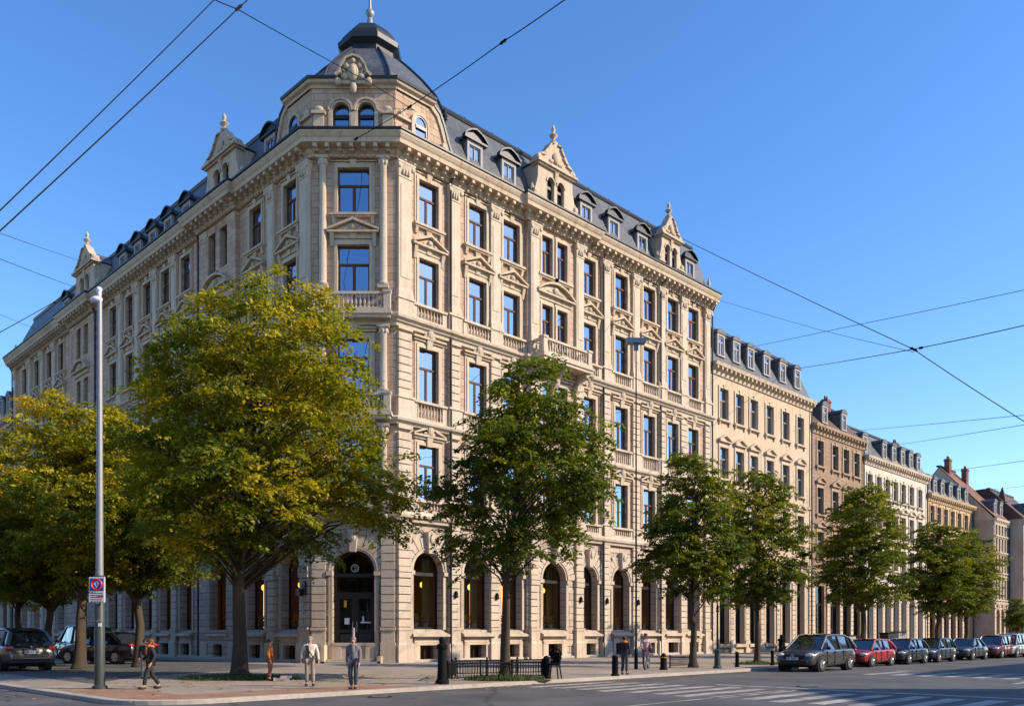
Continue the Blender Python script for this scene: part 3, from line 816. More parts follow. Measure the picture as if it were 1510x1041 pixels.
band('', [(-.05,8.95),(.03,8.95),(.03,9.02),(-.05,9.02)])
cm = band('', [(-.05,29.78),(.22,29.78),(.26,29.92),(.34,29.98),(.36,30.22),(.92,30.30),(.95,30.52),(1.02,30.60),(1.12,30.78),(1.12,30.88),(-.05,30.98)])
def along(pts, step, fn):
    for a, b in zip(pts, pts[1:]):
        a, b = Vector(a), Vector(b); L = (b-a).length; d = (b-a)/L; nn = Vector((d.y,-d.x))
        if L < .5: continue
        k_ = max(1, int(L/step))
        for i in range(k_): fn(a+d*L*(i+.5)/k_, d, nn)
def modillion(p, d, nn):
    def bx(w, o0, o1, z0, z1):
        vs = []
        for z in (z0, z1):
            for u, o in ((-w,o0),(w,o0),(w,o1),(-w,o1)):
                q = p+d*u+nn*o; vs.append((q.x,q.y,z))
        cm.add(vs, [(0,3,2,1),(4,5,6,7),(0,1,5,4),(1,2,6,5),(2,3,7,6),(3,0,4,7)])
    bx(.11,.30,.86,30.08,30.30); bx(.13,.30,.60,29.98,30.08)
along(path, .68, modillion)
def dentil(p, d, nn):
    vs = []
    for z in (29.80, 29.92):
        for u, o in ((-.08,.2),(.08,.2),(.08,.31),(-.08,.31)):
            q = p+d*u+nn*o; vs.append((q.x,q.y,z))
    cm.add(vs, [(0,3,2,1),(4,5,6,7),(0,1,5,4),(1,2,6,5),(2,3,7,6),(3,0,4,7)])
along(path, .34, dentil)
cm.build('cornice', M['trim'], corner_building)
MB().sweep(path, [(.2,30.99),(1.14,30.89),(1.2,30.92),(1.2,31.02),(1.1,31.05),(.2,31.12)]).build('gutter', M['lead'], corner_building)
MB().sweep([p for p in path], [(-.05,0),(.20,0),(.20,.22),(.12,.28),(-.05,.28)]).build('plinth', M['plinth'], corner_building)

# rear volume so the building is closed from every side
rv = MB(); D = 13.0
rw = [PL(ENDL,0),PL(ENDL,-D),(0, (D+2.42)/s2*1.0-2.0),PR(ENDR,-D),PR(ENDR,0)]
for a, b in zip(rw, rw[1:]): rv.quad((a[0],a[1],0),(b[0],b[1],0),(b[0],b[1],30.4),(a[0],a[1],30.4))
rv.build('rear_wall', M['wall'], corner_building)

# mansard roof
rf = MB()
rpath = [PL(ENDL,0),PL(3.2,0)]; 
for seg in ([PL(ENDL,0),PL(.4,0)],[PR(.4,0),PR(ENDR,0)]):
    rf.sweep(seg, [(.1,31.0),(-.15,31.6),(-.8,33.4),(-1.9,35.7),(-2.4,35.75),(-6.5,36.9),(-13,35.8),(-13,31.0)])
rf.build('roof', M['slate'], corner_building)
rg = MB()
for seg in ([PL(ENDL+.05,0),PL(3.4,0)],[PR(3.4,0),PR(ENDR+.05,0)]):
    rg.sweep(seg, [(-1.78,35.58),(-1.72,35.72),(-1.80,35.90),(-2.2,35.93),(-2.45,35.80),(-2.2,35.6)])
    def hook(p, d, nn):
        q = p+nn*-2.0; rg.box(q.x-.05,q.x+.05,q.y-.05,q.y+.05,35.9,36.08)
    along(seg, 2.4, hook)
rg.build('ridge_flashing', M['lead'], corner_building)
for mw, xe, sg in ((BR,ENDR,1),(BL,-ENDL,-1)):
    for xx in (xe-sg*.12,):
        MB().prism([(0,0)]*0 or [(-.16,31.0),(.16,31.0),(.16,31.6),(-.16,31.6)], -.2,.3).lathe([(.14,31.6),(.2,31.75),(.08,31.95),(.17,32.2),(.1,32.4),(.02,32.7)],(0,.05,0),8).build('finial', M['trim'], corner_building, mw @ T(xx,0,0), 40)
# snow guard and lightning cables on the right slope
mb = MB()
for x, z, dx in ((5.0,35.2,2.2),(8.5,35.0,1.8),(18.5,34.8,1.6),(22.6,34.9,1.5)):
    pts = [(x+dx*i/6, -.05+ (31-(z-.9*math.sin(i/6*1.4)))*-.415-.02, z-.9*math.sin(i/6*1.4)) for i in range(7)]
    mb.tube(pts, .03, 5)
mb.build('roof_cable', M['lead'], corner_building, BR)

# dormers
def dormer_parts():
    b = MB(); b.box(-.78,.78,.55,2.6,31.5,33.55); b.prism([(-.95,33.55),(.95,33.55),(.7,33.9),(0,34.25),(-.7,33.9)], .42, 2.9)
    f_ = MB()
    f_.box(-.66,-.48,.36,.56,31.55,33.55); f_.box(.48,.66,.36,.56,31.55,33.55); f_.box(-.48,.48,.36,.56,33.3,33.55); f_.box(-.8,.8,.30,.56,31.4,31.58)
    h = MB(); h.prism([(-.98,33.55),(.98,33.55),(.98,33.68),(-.98,33.68)], .2,.5)
    n = 10; P = [(-.98+1.96*i/n, 33.68+.55*math.sin(PI*i/n)**.8*(1 if abs(i-5)>0 else 1.06)) for i in range(n+1)]
    for a, c in zip(P, P[1:]): h.prism([a, c, (c[0],c[1]+.1), (a[0],a[1]+.1)], .16,.5)
    h.prism([(-.9,33.68)]+P[1:-1]+[(.9,33.68)], .36,.5)
    return b.mesh('dormer', M['slate']), f_.mesh('dormer_frame', M['white_trim']), h.mesh('dormer_hood', M['lead'])
def dormer_sash():
    return cached('dsash', lambda: MB().box(-.48,-.43,0,.07,0,1.72).box(.43,.48,0,.07,0,1.72).box(-.43,.43,0,.07,0,.06).box(-.43,.43,0,.07,1.66,1.72).box(-.025,.025,0,.06,.06,1.66).mesh('dormer_window', M['white_trim']))
dm = dormer_parts()
def add_dormer(mw, x):
    o = link('dormer', dm[0], corner_building, mw @ T(x,0,0))
    link('dormer_frame', dm[1], o); link('dormer_hood', dm[2], o)
    wo = link('dormer_window', dormer_sash(), o, T(0,.44,31.58))
    wo.parent = o
    # the pane is built into the dormer glazing
    link('dormer_pane', pane_mesh(.96,1.72,M['glass']), o, T(0,.50,31.58) @ Matrix.Rotation(RND.uniform(-.01,.01),4,'Z'))
    MBq = cached('dcur', lambda: MB().quad((-.44,0,.05),(-.1,0,.05),(-.1,0,1.6),(-.44,0,1.6)).quad((.16,0,.05),(.44,0,.05),(.44,0,1.6),(.16,0,1.6)).mesh('curtain', M['curtain'], recalc=False))
    link('curtain', MBq, o, T(0,.53,31.58))
for p in (700,750,864,905,947,1017): add_dormer(BR, t_right(p, -.4))
for p in (398,297,275,248,225,203,181): 
    if p != 297: add_dormer(BL, -t_left(p, -.4))
for p in (98,): add_dormer(BL, -t_left(p, -.4))

# gables
def gable_mesh(w):
    mb = MB(); h = w/2
    half = [(h,31.0),(h,31.75),(h-.04,31.9),(h-.26,32.05),(h-.30,32.35),(h-.42,32.75),(h-.54,33.2),(h-.55,34.0)]
    P = half + [(-x,z) for x,z in reversed(half)]
    # solid parts left and right of the two lights, head and sill
    mb.prism([p for p in P if p[0] > 0][:1]*0 or [(.95,31.0)]+half+[(.95,34.0)], -.05,.45); mb.prism([(-x,z) for x,z in reversed([(.95,31.0)]+half+[(.95,34.0)])], -.05,.45)
    mb.box(-.95,.95,-.05,.45,31.0,31.35); mb.box(-.16,.16,-.05,.45,31.35,34.0)
    for s in (-1,1):
        A = arc_pts(s*.52,.72,33.12,10)
        mb.box(min(s*.88,s*.95),max(s*.88,s*.95),-.05,.45,31.35,34.0)
        for a, b in zip(A, A[1:]): mb.prism([a,b,(b[0],34.0),(a[0],34.0)], -.05,.45)
        for a, b in zip(A, A[1:]):
            k_ = 1.28; c = s*.52
            mb.prism([a,b,(c+(b[0]-c)*k_,33.12+(b[1]-33.12)*k_),(c+(a[0]-c)*k_,33.12+(a[1]-33.12)*k_)], -.12,-.04)
    q = h-.55
    mb.box(-h-.04,-.98,-.22,.5,31.7,31.82); mb.box(.98,h+.04,-.22,.5,31.7,31.82); 
    mb.box(-q-.12,q+.12,-.22,.5,34.0,34.12); mb.box(-q-.26,q+.26,-.36,.5,34.12,34.30)
    up = [(q+.1,34.3),(q-.02,34.75),(q*.72,35.0),(q*.5,35.45),(q*.30,35.95),(.22,36.1)]
    mb.prism(up+[(-x,z) for x,z in reversed(up)], -.04,.42)
    for s in (-1,1):
        for a, b in zip(up, up[1:]):
            mb.prism([(s*a[0],a[1]),(s*b[0],b[1]),(s*b[0]*.82,b[1]-.12),(s*a[0]*.82,a[1]+ (0.02))], -.18,-.03)
        mb.ball((s*(q+.0),-.1,34.5),.2,.16,.22,8,5); mb.ball((s*(h-.25),-.08,32.05),.24,.16,.26,8,5); mb.lathe([(.13,31.8),(.17,31.95),(.06,32.1),(.12,32.35),(.02,32.6)],(s*(h-.1),.1,0),7)
    mb.ball((0,-.12,35.0),.34,.14,.42,10,6)
    for s in (-1,1): mb.ball((s*.45,-.08,34.7),.24,.1,.14,7,5)
    mb.frustum(-.12,.12,-.14,.02,33.3,-.18,.18,-.2,.02,34.0)
    return mb.mesh('gable', M['trim'], smooth=35)
def gable_finial_mesh():
    return MB().box(-.22,.22,-.05,.4,36.1,36.22).lathe([(.2,36.22),(.24,36.3),(.1,36.42),(.1,36.5),(.27,36.68),(.29,36.76),(.12,36.92),(.09,37.0),(.15,37.14),(.12,37.3),(.02,37.5)],(0,.16,0),10).mesh('finial', M['trim'], smooth=50)
gf = gable_finial_mesh()
def add_gable(mw, x, w, sc=1.0, zs=1.0):
    me = gable_mesh(w/sc)
    S_ = T(x,-PJ-.02,31.0) @ Matrix.Diagonal((sc,1,zs,1)) @ T(0,0,-31.0)
    o = link('gable', me, corner_building, mw @ S_)
    link('finial', gf, o)
    hh = w/sc/2-.60
    link('gable_cheek', MB().box(-hh,hh,.45,2.2,31.0,34.2).mesh('gable_cheek', M['trim']), o)
    rb = MB(); rb.prism([(-hh-.1,34.28),(hh+.1,34.28),(hh*.55,35.0),(0,35.75),(-hh*.55,35.0)],.43,4.6)
    link('gable_roof', rb.mesh('gable_roof', M['slate']), o)
    for s in (-1,1):
        link('arched_light', arch_window_mesh(.72,2.12,M['dark_frame'],1.5), o, T(s*.52,.2,31.35))
        link('light_pane', arch_pane_mesh(.72,2.12,M['glass']), o, T(s*.52,.28,31.35))
    link('interior_wall', cached('gi', lambda: MB().quad((-.95,.4,31.2),(.95,.4,31.2),(.95,.4,33.4),(-.95,.4,33.4)).mesh('interior_wall', M['dark'])), o)
add_gable(BR, bc+.1, 4.6, .98, .97)
add_gable(BR, t_right(987,.2), 3.5, .92, .90)
add_gable(BL, -10.5, 5.3, 1.15, .90)
add_gable(BL, -t_left(131), 5.6, 1.2, .98)

# tower: attic storey
at_ = MB()
wall_strip(at_, -hw, hw, 31.0, 34.1, [(-.73,.98,31.2,33.05,True),(.73,.98,31.2,33.05,True)], .0, .4)
at_.build('attic_wall', M['wall'], corner_building, BC)
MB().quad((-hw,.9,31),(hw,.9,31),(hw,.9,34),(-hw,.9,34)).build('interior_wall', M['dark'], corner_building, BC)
for s in (-1,1):
    o = link('attic_window', arch_window_mesh(.98,1.85,M['dark_frame'],1.15), corner_building, BC @ T(s*.73,.2,31.2))
    link('pane', arch_pane_mesh(.98,1.85,M['glass']), o, T(0,.06,0))
ad = MB()
for s in (-1,1):
    A = arc_pts(s*.73,.98,32.56,14)
    for ra, rb, p in ((1.0,1.28,.10),(1.28,1.52,.18)):
        for a, b in zip(A, A[1:]):
            f_ = lambda q, k_: (s*.73+(q[0]-s*.73)*k_, 32.56+(q[1]-32.56)*k_)
            ad.prism([f_(a,ra),f_(b,ra),f_(b,rb),f_(a,rb)], -p, .02)
    ad.box(min(s*1.22,s*1.44),max(s*1.22,s*1.44),-.10,.02,31.1,32.56); ad.box(min(s*1.7,s*2.3),max(s*1.7,s*2.3),-.16,.02,31.05,32.3); ad.box(min(s*1.6,s*2.4),max(s*1.6,s*2.4),-.3,.02,32.3,32.46)
    ad.ball((s*1.98,-.12,32.6),.28,.16,.2,8,5)
ad.box(-.24,.24,-.10,.02,31.1,32.5)
ad.box(-.14,.14,-.16,.02,31.3,32.3)
ad.build('attic_trim', M['trim'], corner_building, BC, 35)
# side attic pieces with their sweeping outline
side = [(0,31.0),(4.45,31.0),(4.42,31.3),(4.15,31.65),(3.85,32.3),(3.6,33.0),(3.25,33.7),(2.7,34.1),(0,34.1)]
for mw, sg in ((BR,1),(BL,-1)):
    P = [(sg*x,z) for x,z in side]
    MB().prism(P, .0,.55).build('attic_wall', M['wall'], corner_building, mw)
    cp = MB()
    for a, b in zip(P[1:-1], P[2:]):
        cp.prism([a,b,(b[0]+sg*.10,b[1]+.10),(a[0]+sg*.16,a[1]+.06)], -.18,.7)
    cp.build('coping', M['lead'], corner_building, mw)
    tr = MB()
    for a, b in zip(P[1:-1], P[2:]):
        c_ = (sg*1.2,31.6); f_ = lambda q, k_: (c_[0]+(q[0]-c_[0])*k_, c_[1]+(q[1]-c_[1])*k_)
        tr.prism([f_(a,.90),f_(b,.90),f_(b,.995),f_(a,.995)], -.12,.02)
    A = arc_pts(sg*1.75,1.0,32.45,14)
    for a, b in zip(A, A[1:]):
        f_ = lambda q, k_: (sg*1.75+(q[0]-sg*1.75)*k_, 32.45+(q[1]-32.45)*k_)
        tr.prism([f_(a,1.0),f_(b,1.0),f_(b,1.35),f_(a,1.35)], -.20,.02)
    for q in (-1,1):
        x0 = sg*1.75+q*.59
        tr.box(x0-.09,x0+.09,-.20,.02,31.1,32.45)
    tr.ball((sg*3.55,-.12,31.7),.24,.2,.42,8,6); tr.ball((sg*.4,-.1,32.55),.25,.15,.2,8,5)
    tr.box(min(sg*.0,sg*1.0),max(sg*.0,sg*1.0),-.2,.02,32.25,32.4)
    tr.build('attic_trim', M['trim'], corner_building, mw, 35)
    o = link('attic_window', arch_window_mesh(1.0,1.85,M['dark_frame'],1.15), corner_building, mw @ T(sg*1.75,-.16,31.1))
    link('pane', arch_pane_mesh(1.0,1.85,M['glass']), o, T(0,.06,0))
ap = [PL(2.8,0),(P0L.x-B0.x,0),(P0R.x-B0.x,0),PR(2.8,0)]
MB().sweep(ap, [(-.3,33.85),(.08,33.85),(.12,34.0),(.30,34.08),(.36,34.22),(-.3,34.26)]).build('attic_cornice', M['trim'], corner_building)
MB().sweep(ap, [(-.3,34.27),(.42,34.23),(.46,34.38),(.36,34.44),(-.3,34.46)]).build('coping', M['lead'], corner_building)
# octagonal roof
TC = (0, 5.75)
def octo(apo, z):
    R_ = apo/math.cos(PI/8)
    return [(TC[0]+R_*math.cos(PI/8+PI/4*i), TC[1]+R_*math.sin(PI/8+PI/4*i), z) for i in range(8)]
def rings(mb, lst):
    o = len(mb.v); vs = []
    for a, z in lst: vs += octo(a, z)
    fs = [(j*8+i, j*8+(i+1)%8, (j+1)*8+(i+1)%8, (j+1)*8+i) for j in range(len(lst)-1) for i in range(8)]
    fs += [tuple(range(7,-1,-1)), tuple((len(lst)-1)*8+i for i in range(8))]
    return mb.add(vs, fs)
tw = rings(MB(), [(4.6,31.0),(4.6,34.15),(5.05,34.2),(4.85,34.8),(4.4,35.85),(3.55,37.0),(2.65,38.05),(1.98,38.75)])
tower = tw.build('tower_roof', M['slate'], corner_building)
hip = MB()
lst = [(5.08,34.23),(4.88,34.83),(4.43,35.88),(3.58,37.03),(2.68,38.08),(2.0,38.78)]
for i in range(8): hip.tube([octo(a,z)[i] for a,z in lst], .085, 6)
hip.build('hip_roll', M['lead'], tower)
rings(MB(), [(1.9,38.65),(1.62,38.8),(1.56,39.35),(1.62,39.4),(1.9,39.6),(1.93,39.9),(1.75,39.96),(1.66,40.3),(1.5,40.5),(1.15,40.95),(.7,41.22),(.3,41.35)]).build('lantern', M['lead'], tower)
MB().lathe([(.42,41.2),(.45,41.35),(.25,41.5),(.18,41.9),(.14,42.05),(.26,42.2),(.30,42.35),(.24,42.5),(.12,42.6),(.09,42.9),(.06,44.9),(.01,45.2)],(TC[0],TC[1],0),12).build('finial', M['steel'], tower, None, 40)
for i in (4,5,6,7,0,3):
    p = octo(5.0,34.4)[i]
    MB().lathe([(.12,34.35),(.2,34.5),(.1,34.65),(.14,34.8),(.02,35.0)],(p[0],p[1],0),8).build('roof_knob', M['lead'], tower)
# cartouche above the corner windows
ct = MB()
P = [(-1.25,33.95),(-1.25,34.35),(-1.0,34.55),(-.85,35.0),(-.5,35.42),(0,35.58),(.5,35.42),(.85,35.0),(1.0,34.55),(1.25,34.35),(1.25,33.95)]
ct.prism(P, -.32,.55)
for a, b in zip(P[1:-1], P[2:-1]): ct.prism([a,b,(b[0]*1.1,b[1]+.13),(a[0]*1.1,a[1]+.13)], -.55,.6)
ct.ball((0,-.42,34.6),.42,.2,.55,12,8); ct.ball((0,-.55,34.62),.26,.14,.36,10,6)
for s in (-1,1):
    ct.ball((s*.6,-.38,34.35),.32,.16,.2,9,6); ct.ball((s*.48,-.4,35.0),.22,.14,.2,8,5); ct.ball((s*1.15,-.3,34.1),.26,.2,.26,8,6); ct.torus((s*.78,-.4,34.62),.14,.06,'y',12,6)
ct.ball((0,-.3,33.7),.25,.18,.36,9,6); ct.ball((0,-.45,35.3),.2,.14,.16,8,5)
ct.build('cartouche', M['trim'], corner_building, BC @ T(.05,-.1,34.0) @ Matrix.Diagonal((.78,.8,.92,1)) @ T(0,0,-34.0), 40)
MB().prism([(-1.0,34.3),(1.0,34.3),(.75,35.0),(0,35.5),(-.75,35.0)],.5,2.6).lathe([(.14,35.6),(.22,35.75),(.1,35.9),(.16,36.05),(.02,36.25)],(0,.1,0),8).build('cartouche_roof', M['lead'], corner_building, BC @ T(.05,-.1,34.0) @ Matrix.Diagonal((.78,.8,.92,1)) @ T(0,0,-34.0))

# entrance
en = MB(); 
en.box(-1.225,-1.05,.45,.62,.35,5.4); en.box(1.05,1.225,.45,.62,.35,5.4)
n = 18
for i in range(n):
    a, b = PI*i/n, PI*(i+1)/n
    Pq = lambda R, t_: (R*math.cos(t_), 5.425+R*math.sin(t_))
    en.prism([Pq(1.03,a),Pq(1.215,a),Pq(1.215,b),Pq(1.03,b)], .45,.62)
en.box(-1.05,1.05,.42,.64,5.10,5.32); en.box(-1.05,1.05,.45,.62,4.05,4.22); en.box(-.05,.05,.43,.6,.5,4.05)
for s in (-1,1):
    x0, x1 = (.05,1.05) if s > 0 else (-1.05,-.05)
    en.box(x0,x0+.14,.47,.58,.5,4.05); en.box(x1-.14,x1,.47,.58,.5,4.05); en.box(x0+.14,x1-.14,.47,.58,.5,.75); en.box(x0+.14,x1-.14,.47,.58,1.85,2.05); en.box(x0+.14,x1-.14,.47,.58,3.85,4.05)
en.box(-1.05,1.05,.45,.62,.35,.5)
door = en.build('entrance_door', M['dark_frame'], corner_building, BC)
P = [(-1.03,.53,2.0),(1.03,.53,2.0),(1.03,.53,5.4)]+[(x,.53,z) for x,z in reversed(arc_pts(0,2.06,5.42,16))]+[(-1.03,.53,5.4)]
MB().add(P,[tuple(range(len(P)))]).build('pane', M['low_glass'], door, None, False, False)
MB().box(-.88,-.2,.515,.53,.85,1.78).prism([(.2,.78),(.72,.78),(.92,.95),(.92,1.82),(.2,1.82)],.515,.53).build('kick_panel', M['pole_green'], door)
MB().torus((0,.40,5.62),.21,.035,'y',20,6).torus((0,.40,5.62),.10,.03,'y',16,6,-2.2,2.2).build('ring_emblem', M['bronze'], door)
MB().box(-.62,-.34,.50,.512,2.35,2.72).build('notice', M['paper'], door); MB().box(.3,.92,.50,.512,2.42,2.5).box(.42,.52,.50,.512,2.5,2.82).build('notice', M['paper'], door)
MB().box(-.66,-.5,.50,.512,3.35,3.75).build('sticker', M['flower'], door)
MB().tube([(-.12,.36,1.9),(-.12,.36,2.5)],.025,6).tube([(.12,.36,1.9),(.12,.36,2.5)],.025,6).build('handle', M['bronze'], door)
MB().quad((-1.3,2.4,.1),(1.3,2.4,.1),(1.3,2.4,7),(-1.3,2.4,7)).build('interior_wall', M['dark'], corner_building, BC)
MB().box(-1.45,1.45,-.55,.5,.10,.34).box(-1.7,1.7,-.95,-.55,.10,.22).build('door_step', M['plinth'], corner_building, BC)
MB().box(-1.72,-1.5,-.95,-.1,.1,1.15).box(1.5,1.72,-.95,-.1,.1,.5).build('step_cheek', M['pale'], corner_building, BC)
# rusticated piers on the chamfer
for s in (-1,1):
    pm = MB()
    x0, x1 = (1.62,2.40) if s > 0 else (-2.40,-1.62)
    pm.box(x0-.04,x1+.04,-.26,.02,.1,1.3); pm.box(x0,x1,-.18,.02,1.3,2.0); pm.box(x0-.05,x1+.05,-.24,.02,2.0,2.16)
    z = 2.2
    while z < 8.1: pm.box(x0,x1,-.15,.02,z,z+.42); z += .475
    pm.box(x0+.03,x1-.03,-.05,.02,.1,8.3)
    pm.build('rusticated_pier', M['pale'], corner_building, BC)
# wall boxes beside the entrance
MB().box(-.32,.02,-.55,-.2,4.0,4.42).box(.05,.3,-.34,-.2,4.05,4.85).build('wall_box', M['black_plastic'], corner_building, BL @ T(-.55,0,0))
MB().box(-.1,.1,-.24,-.19,2.95,3.3).box(-.1,.1,-.24,-.19,3.4,3.75).box(-.06,.06,-.24,-.19,2.4,2.6).build('plaque', M['steel'], corner_building, BL @ T(-.6,0,0))
# lanterns and small fittings on the piers
lt = MB().box(-.09,.09,-.34,-.2,0,.32).lathe([(.1,.32),(.02,.45)],(0,-.27,0),6).mesh('wall_light', M['iron'])
for x in (4.45, 7.95, BAYR[1]-.5, 19.2, 23.0): link('wall_light', lt, corner_building, BR @ T(x,0 if x != BAYR[1]-.5 else -PJ,4.0))
# downpipes
dpm = MB().tube([(0,-.62,29.7),(0,-.34,29.2),(0,-.30,28.8),(0,-.30,.2)],.07,7).mesh('downpipe', M['lead'], smooth=60)
for x in (4.0, 18.75, 25.9, ENDR-.1): link('downpipe', dpm, corner_building, BR @ T(x,0,0))
for x in (BAYL[1]+.35, BAYL2[0]-.35, ENDL-.15): link('downpipe', dpm, corner_building, BL @ T(-x,0,0))

# the cornice, the attic and all the roof sit half a metre lower than first measured
for o in list(corner_building.children):
    if o.data is None: continue
    zmin = min((o.matrix_basis @ Vector(c_)).z for c_ in o.bound_box)
    if zmin > 29.5: o.matrix_basis = T(0,0,-.52) @ o.matrix_basis
# ------------------------------------------------------------------ the other houses of both streets
M['cream_wall'] = stone('cream_render', (.54,.41,.285), (.47,.35,.24), courses=False, streak=.4)
M['brown_wall'] = stone('brown_stone', (.34,.23,.15), (.27,.18,.12), streak=.3)
M['white_wall'] = stone('white_render', (.60,.53,.44), (.52,.45,.37), courses=False, streak=.4)
M['tan_wall'] = stone('tan_render', (.52,.34,.19), (.45,.29,.16), courses=False, streak=.25)
M['grey_wall'] = stone('grey_render', (.40,.35,.30), (.36,.25,.16), courses=False, streak=.35)
M['pink_wall'] = stone('pink_brick', (.40,.20,.13), (.33,.16,.11), streak=.3, bw=.5, rh=.2)
M['red_tile'] = tiles('red_roof_tiles', (.24,.095,.052), (.17,.065,.04), .3, .3, .8)
M['brown_tile'] = tiles('brown_roof_tiles', (.12,.065,.045), (.085,.05,.036), .3, .3, .8)
M['grey_frame'] = plain('grey_window_frame', (.20,.18,.15), .5, 0, .15)
M['brick'] = stone('chimney_brick', (.26,.12,.075), (.20,.09,.06), bw=.3, rh=.12, streak=.3)

def simple_surround(w, h, ped, mat):
    def f():
        mb = MB()
        mb.box(-w/2-.2,-w/2,-.09,.02,0,h+.2); mb.box(w/2,w/2+.2,-.09,.02,0,h+.2); mb.box(-w/2,w/2,-.09,.02,h,h+.2)
        mb.box(-w/2-.3,w/2+.3,-.24,.02,-.18,0)
        for s in (-1,1): mb.frustum(s*(w/2+.1)-.07,s*(w/2+.1)+.07,-.1,.02,-.5,s*(w/2+.1)-.08,s*(w/2+.1)+.08,-.2,.02,-.18)
        if ped:
            z = h+.42; W = w/2+.3
            mb.box(-W,W,-.30,.02,z,z+.12)
            mb.box(-W+.1,W-.1,-.08,.02,h+.2,z)
            for s in (-1,1): mb.prism([(s*(W+.05),z+.12),(s*(W+.05),z+.24),(0,z+.72),(0,z+.56)],-.32,.02)
            mb.prism([(-W+.1,z+.12),(W-.1,z+.12),(0,z+.56)],-.12,.02)
        else:
            mb.frustum(-.1,.1,-.12,.02,h,-.16,.16,-.18,.02,h+.32)
        return mb.mesh('window_surround', mat)
    return cached(('ss', round(w,2), round(h,2), ped, mat.name), f)

def row_house(label, mw, x0, x1, eave, floors, xs, w, wallm, roofm, ridge, setback, g_top, g_arch=True, gxs=None, gw=1.5, dorm=(), dz=None, peds=(False,True,False), trim=None, depth=12.0, chim=(), gable_ends=False, parapet=False, base=None, cwid=.7, gm=None):
    trim = trim or M['trim']; gxs = gxs or xs
    o0 = mw @ Vector(((x0+x1)/2, 0, 0))
    h = thing('row_house', label, 'building', o0)
    L = T(*(-o0)) @ mw
    wall = MB(); lo = 0
    wall_strip(wall, x0, x1, 0, g_top, [(x, gw, .9 if g_arch else .35, g_top-.9, g_arch) for x in gxs], 0, .5)
    lo = g_top
    fl = sorted(floors)
    for i, (a, b) in enumerate(fl):
        hi = (fl[i+1][0]+b)/2 if i+1 < len(fl) else eave
        wall_strip(wall, x0, x1, lo, hi, [(x, w, a, b, False) for x in xs], 0, .35); lo = hi
    wall.quad((x0,0,0),(x0,depth,0),(x0,depth,eave),(x0,0,eave)); wall.quad((x1,0,0),(x1,depth,0),(x1,depth,eave),(x1,0,eave)); wall.quad((x0,depth,0),(x1,depth,0),(x1,depth,eave),(x0,depth,eave))
    if gable_ends:
        for x in (x0, x1): wall.add([(x,0,eave),(x,depth,eave),(x,setback,ridge)],[(0,1,2)])
    wall.build('wall', wallm, h, L)
    MB().quad((x0+.05,1.0,.3),(x1-.05,1.0,.3),(x1-.05,1.0,eave),(x0+.05,1.0,eave)).build('interior_wall', M['dark'], h, L)
    for x in xs:
        for i, (a, b) in enumerate(fl):
            wo = link('window', window_mesh(w, b-a, M['grey_frame']), h, L @ T(x,.2,a))
            link('pane', pane_mesh(w, b-a, M['glass']), wo, T(0,.04,0) @ Matrix.Rotation(RND.uniform(-.008,.008),4,'Z'))
            if RND.random() < .6: link('curtain', curtain_mesh(w-.1, b-a-.1, RND.choice([0,1,2,4]), M['curtain']), wo, T(0,.25,.05))
            link('window_surround', simple_surround(w, b-a, peds[len(fl)-1-i] if len(fl)-1-i < len(peds) else False, trim), wo, T(0,-.2,0))
    for x in gxs:
        if g_arch:
            wo = link('arched_window', arch_window_mesh(gw, g_top-1.8, M['dark_frame'], (g_top-1.8)*.68), h, L @ T(x,.4,.9))
            link('pane', arch_pane_mesh(gw, g_top-1.8, M['low_glass']), wo, T(0,.05,0))
            def at():
                mb = MB(); r = gw/2; zs = g_top-.9-r
                for i in range(12):
                    a, b = PI*i/12, PI*(i+1)/12; Pq = lambda R_, t_: (R_*math.cos(t_), zs+R_*math.sin(t_))
                    mb.prism([Pq(r,a),Pq(r+.25,a),Pq(r+.25,b),Pq(r,b)],-.1,.02)
                for s in (-1,1): mb.box(min(s*r,s*(r+.25)),max(s*r,s*(r+.25)),-.1,.02,.5,zs); mb.box(min(s*(r-.03),s*(r+.32)),max(s*(r-.03),s*(r+.32)),-.18,.02,zs-.2,zs)
                mb.box(-r-.3,r+.3,-.3,.02,.62,.9); mb.frustum(-.14,.14,-.16,.02,zs+r-.05,-.22,.22,-.28,.02,zs+r+.7)
                return mb.mesh('arch_surround', trim)
            link('arch_surround', cached(('rat', round(gw,2), round(g_top,2), trim.name), at), wo, T(0,-.4,-.9))
        else:
            wo = link('shop_window', window_mesh(gw, g_top-1.25, M['dark_frame'], .7), h, L @ T(x,.3,.35))
            link('pane', pane_mesh(gw, g_top-1.25, M['low_glass']), wo, T(0,.04,0))
    # piers on the ground floor and mouldings
    gx = sorted(gxs); mids = [x0+.3]+[(a+b)/2 for a, b in zip(gx, gx[1:])]+[x1-.3]
    for x in mids:
        pw = .3; pr = MB()
        pr.box(x-pw-.06,x+pw+.06,-.2,.02,.1,1.2); z = 1.25
        while z < g_top-.5: pr.box(x-pw,x+pw,-.14,.02,z,z+.42); z += .48
        pr.box(x-pw+.02,x+pw-.02,-.05,.02,.1,g_top-.4)
        pr.build('pier', M['pale'] if base is None else base, h, L)
    fa = [L @ Vector((x0,0,0)), L @ Vector((x1,0,0))]; pth = [(v.x,v.y) for v in fa]
    c = cwid
    MB().sweep(pth, [(-.05,eave-.9),(.12,eave-.9),(.16,eave-.6),(c*.45,eave-.5),(c*.5,eave-.35),(c*.9,eave-.28),(c,eave),(-.05,eave+.06)]).build('cornice', trim, h)
    md = MB()
    kk = int((x1-x0)/.7)
    for i in range(kk):
        x = x0+(x1-x0)*(i+.5)/kk; md.box(x-.1,x+.1,-c*.85,.02,eave-.55,eave-.29)
    md.build('bracket_row', trim, h, L)
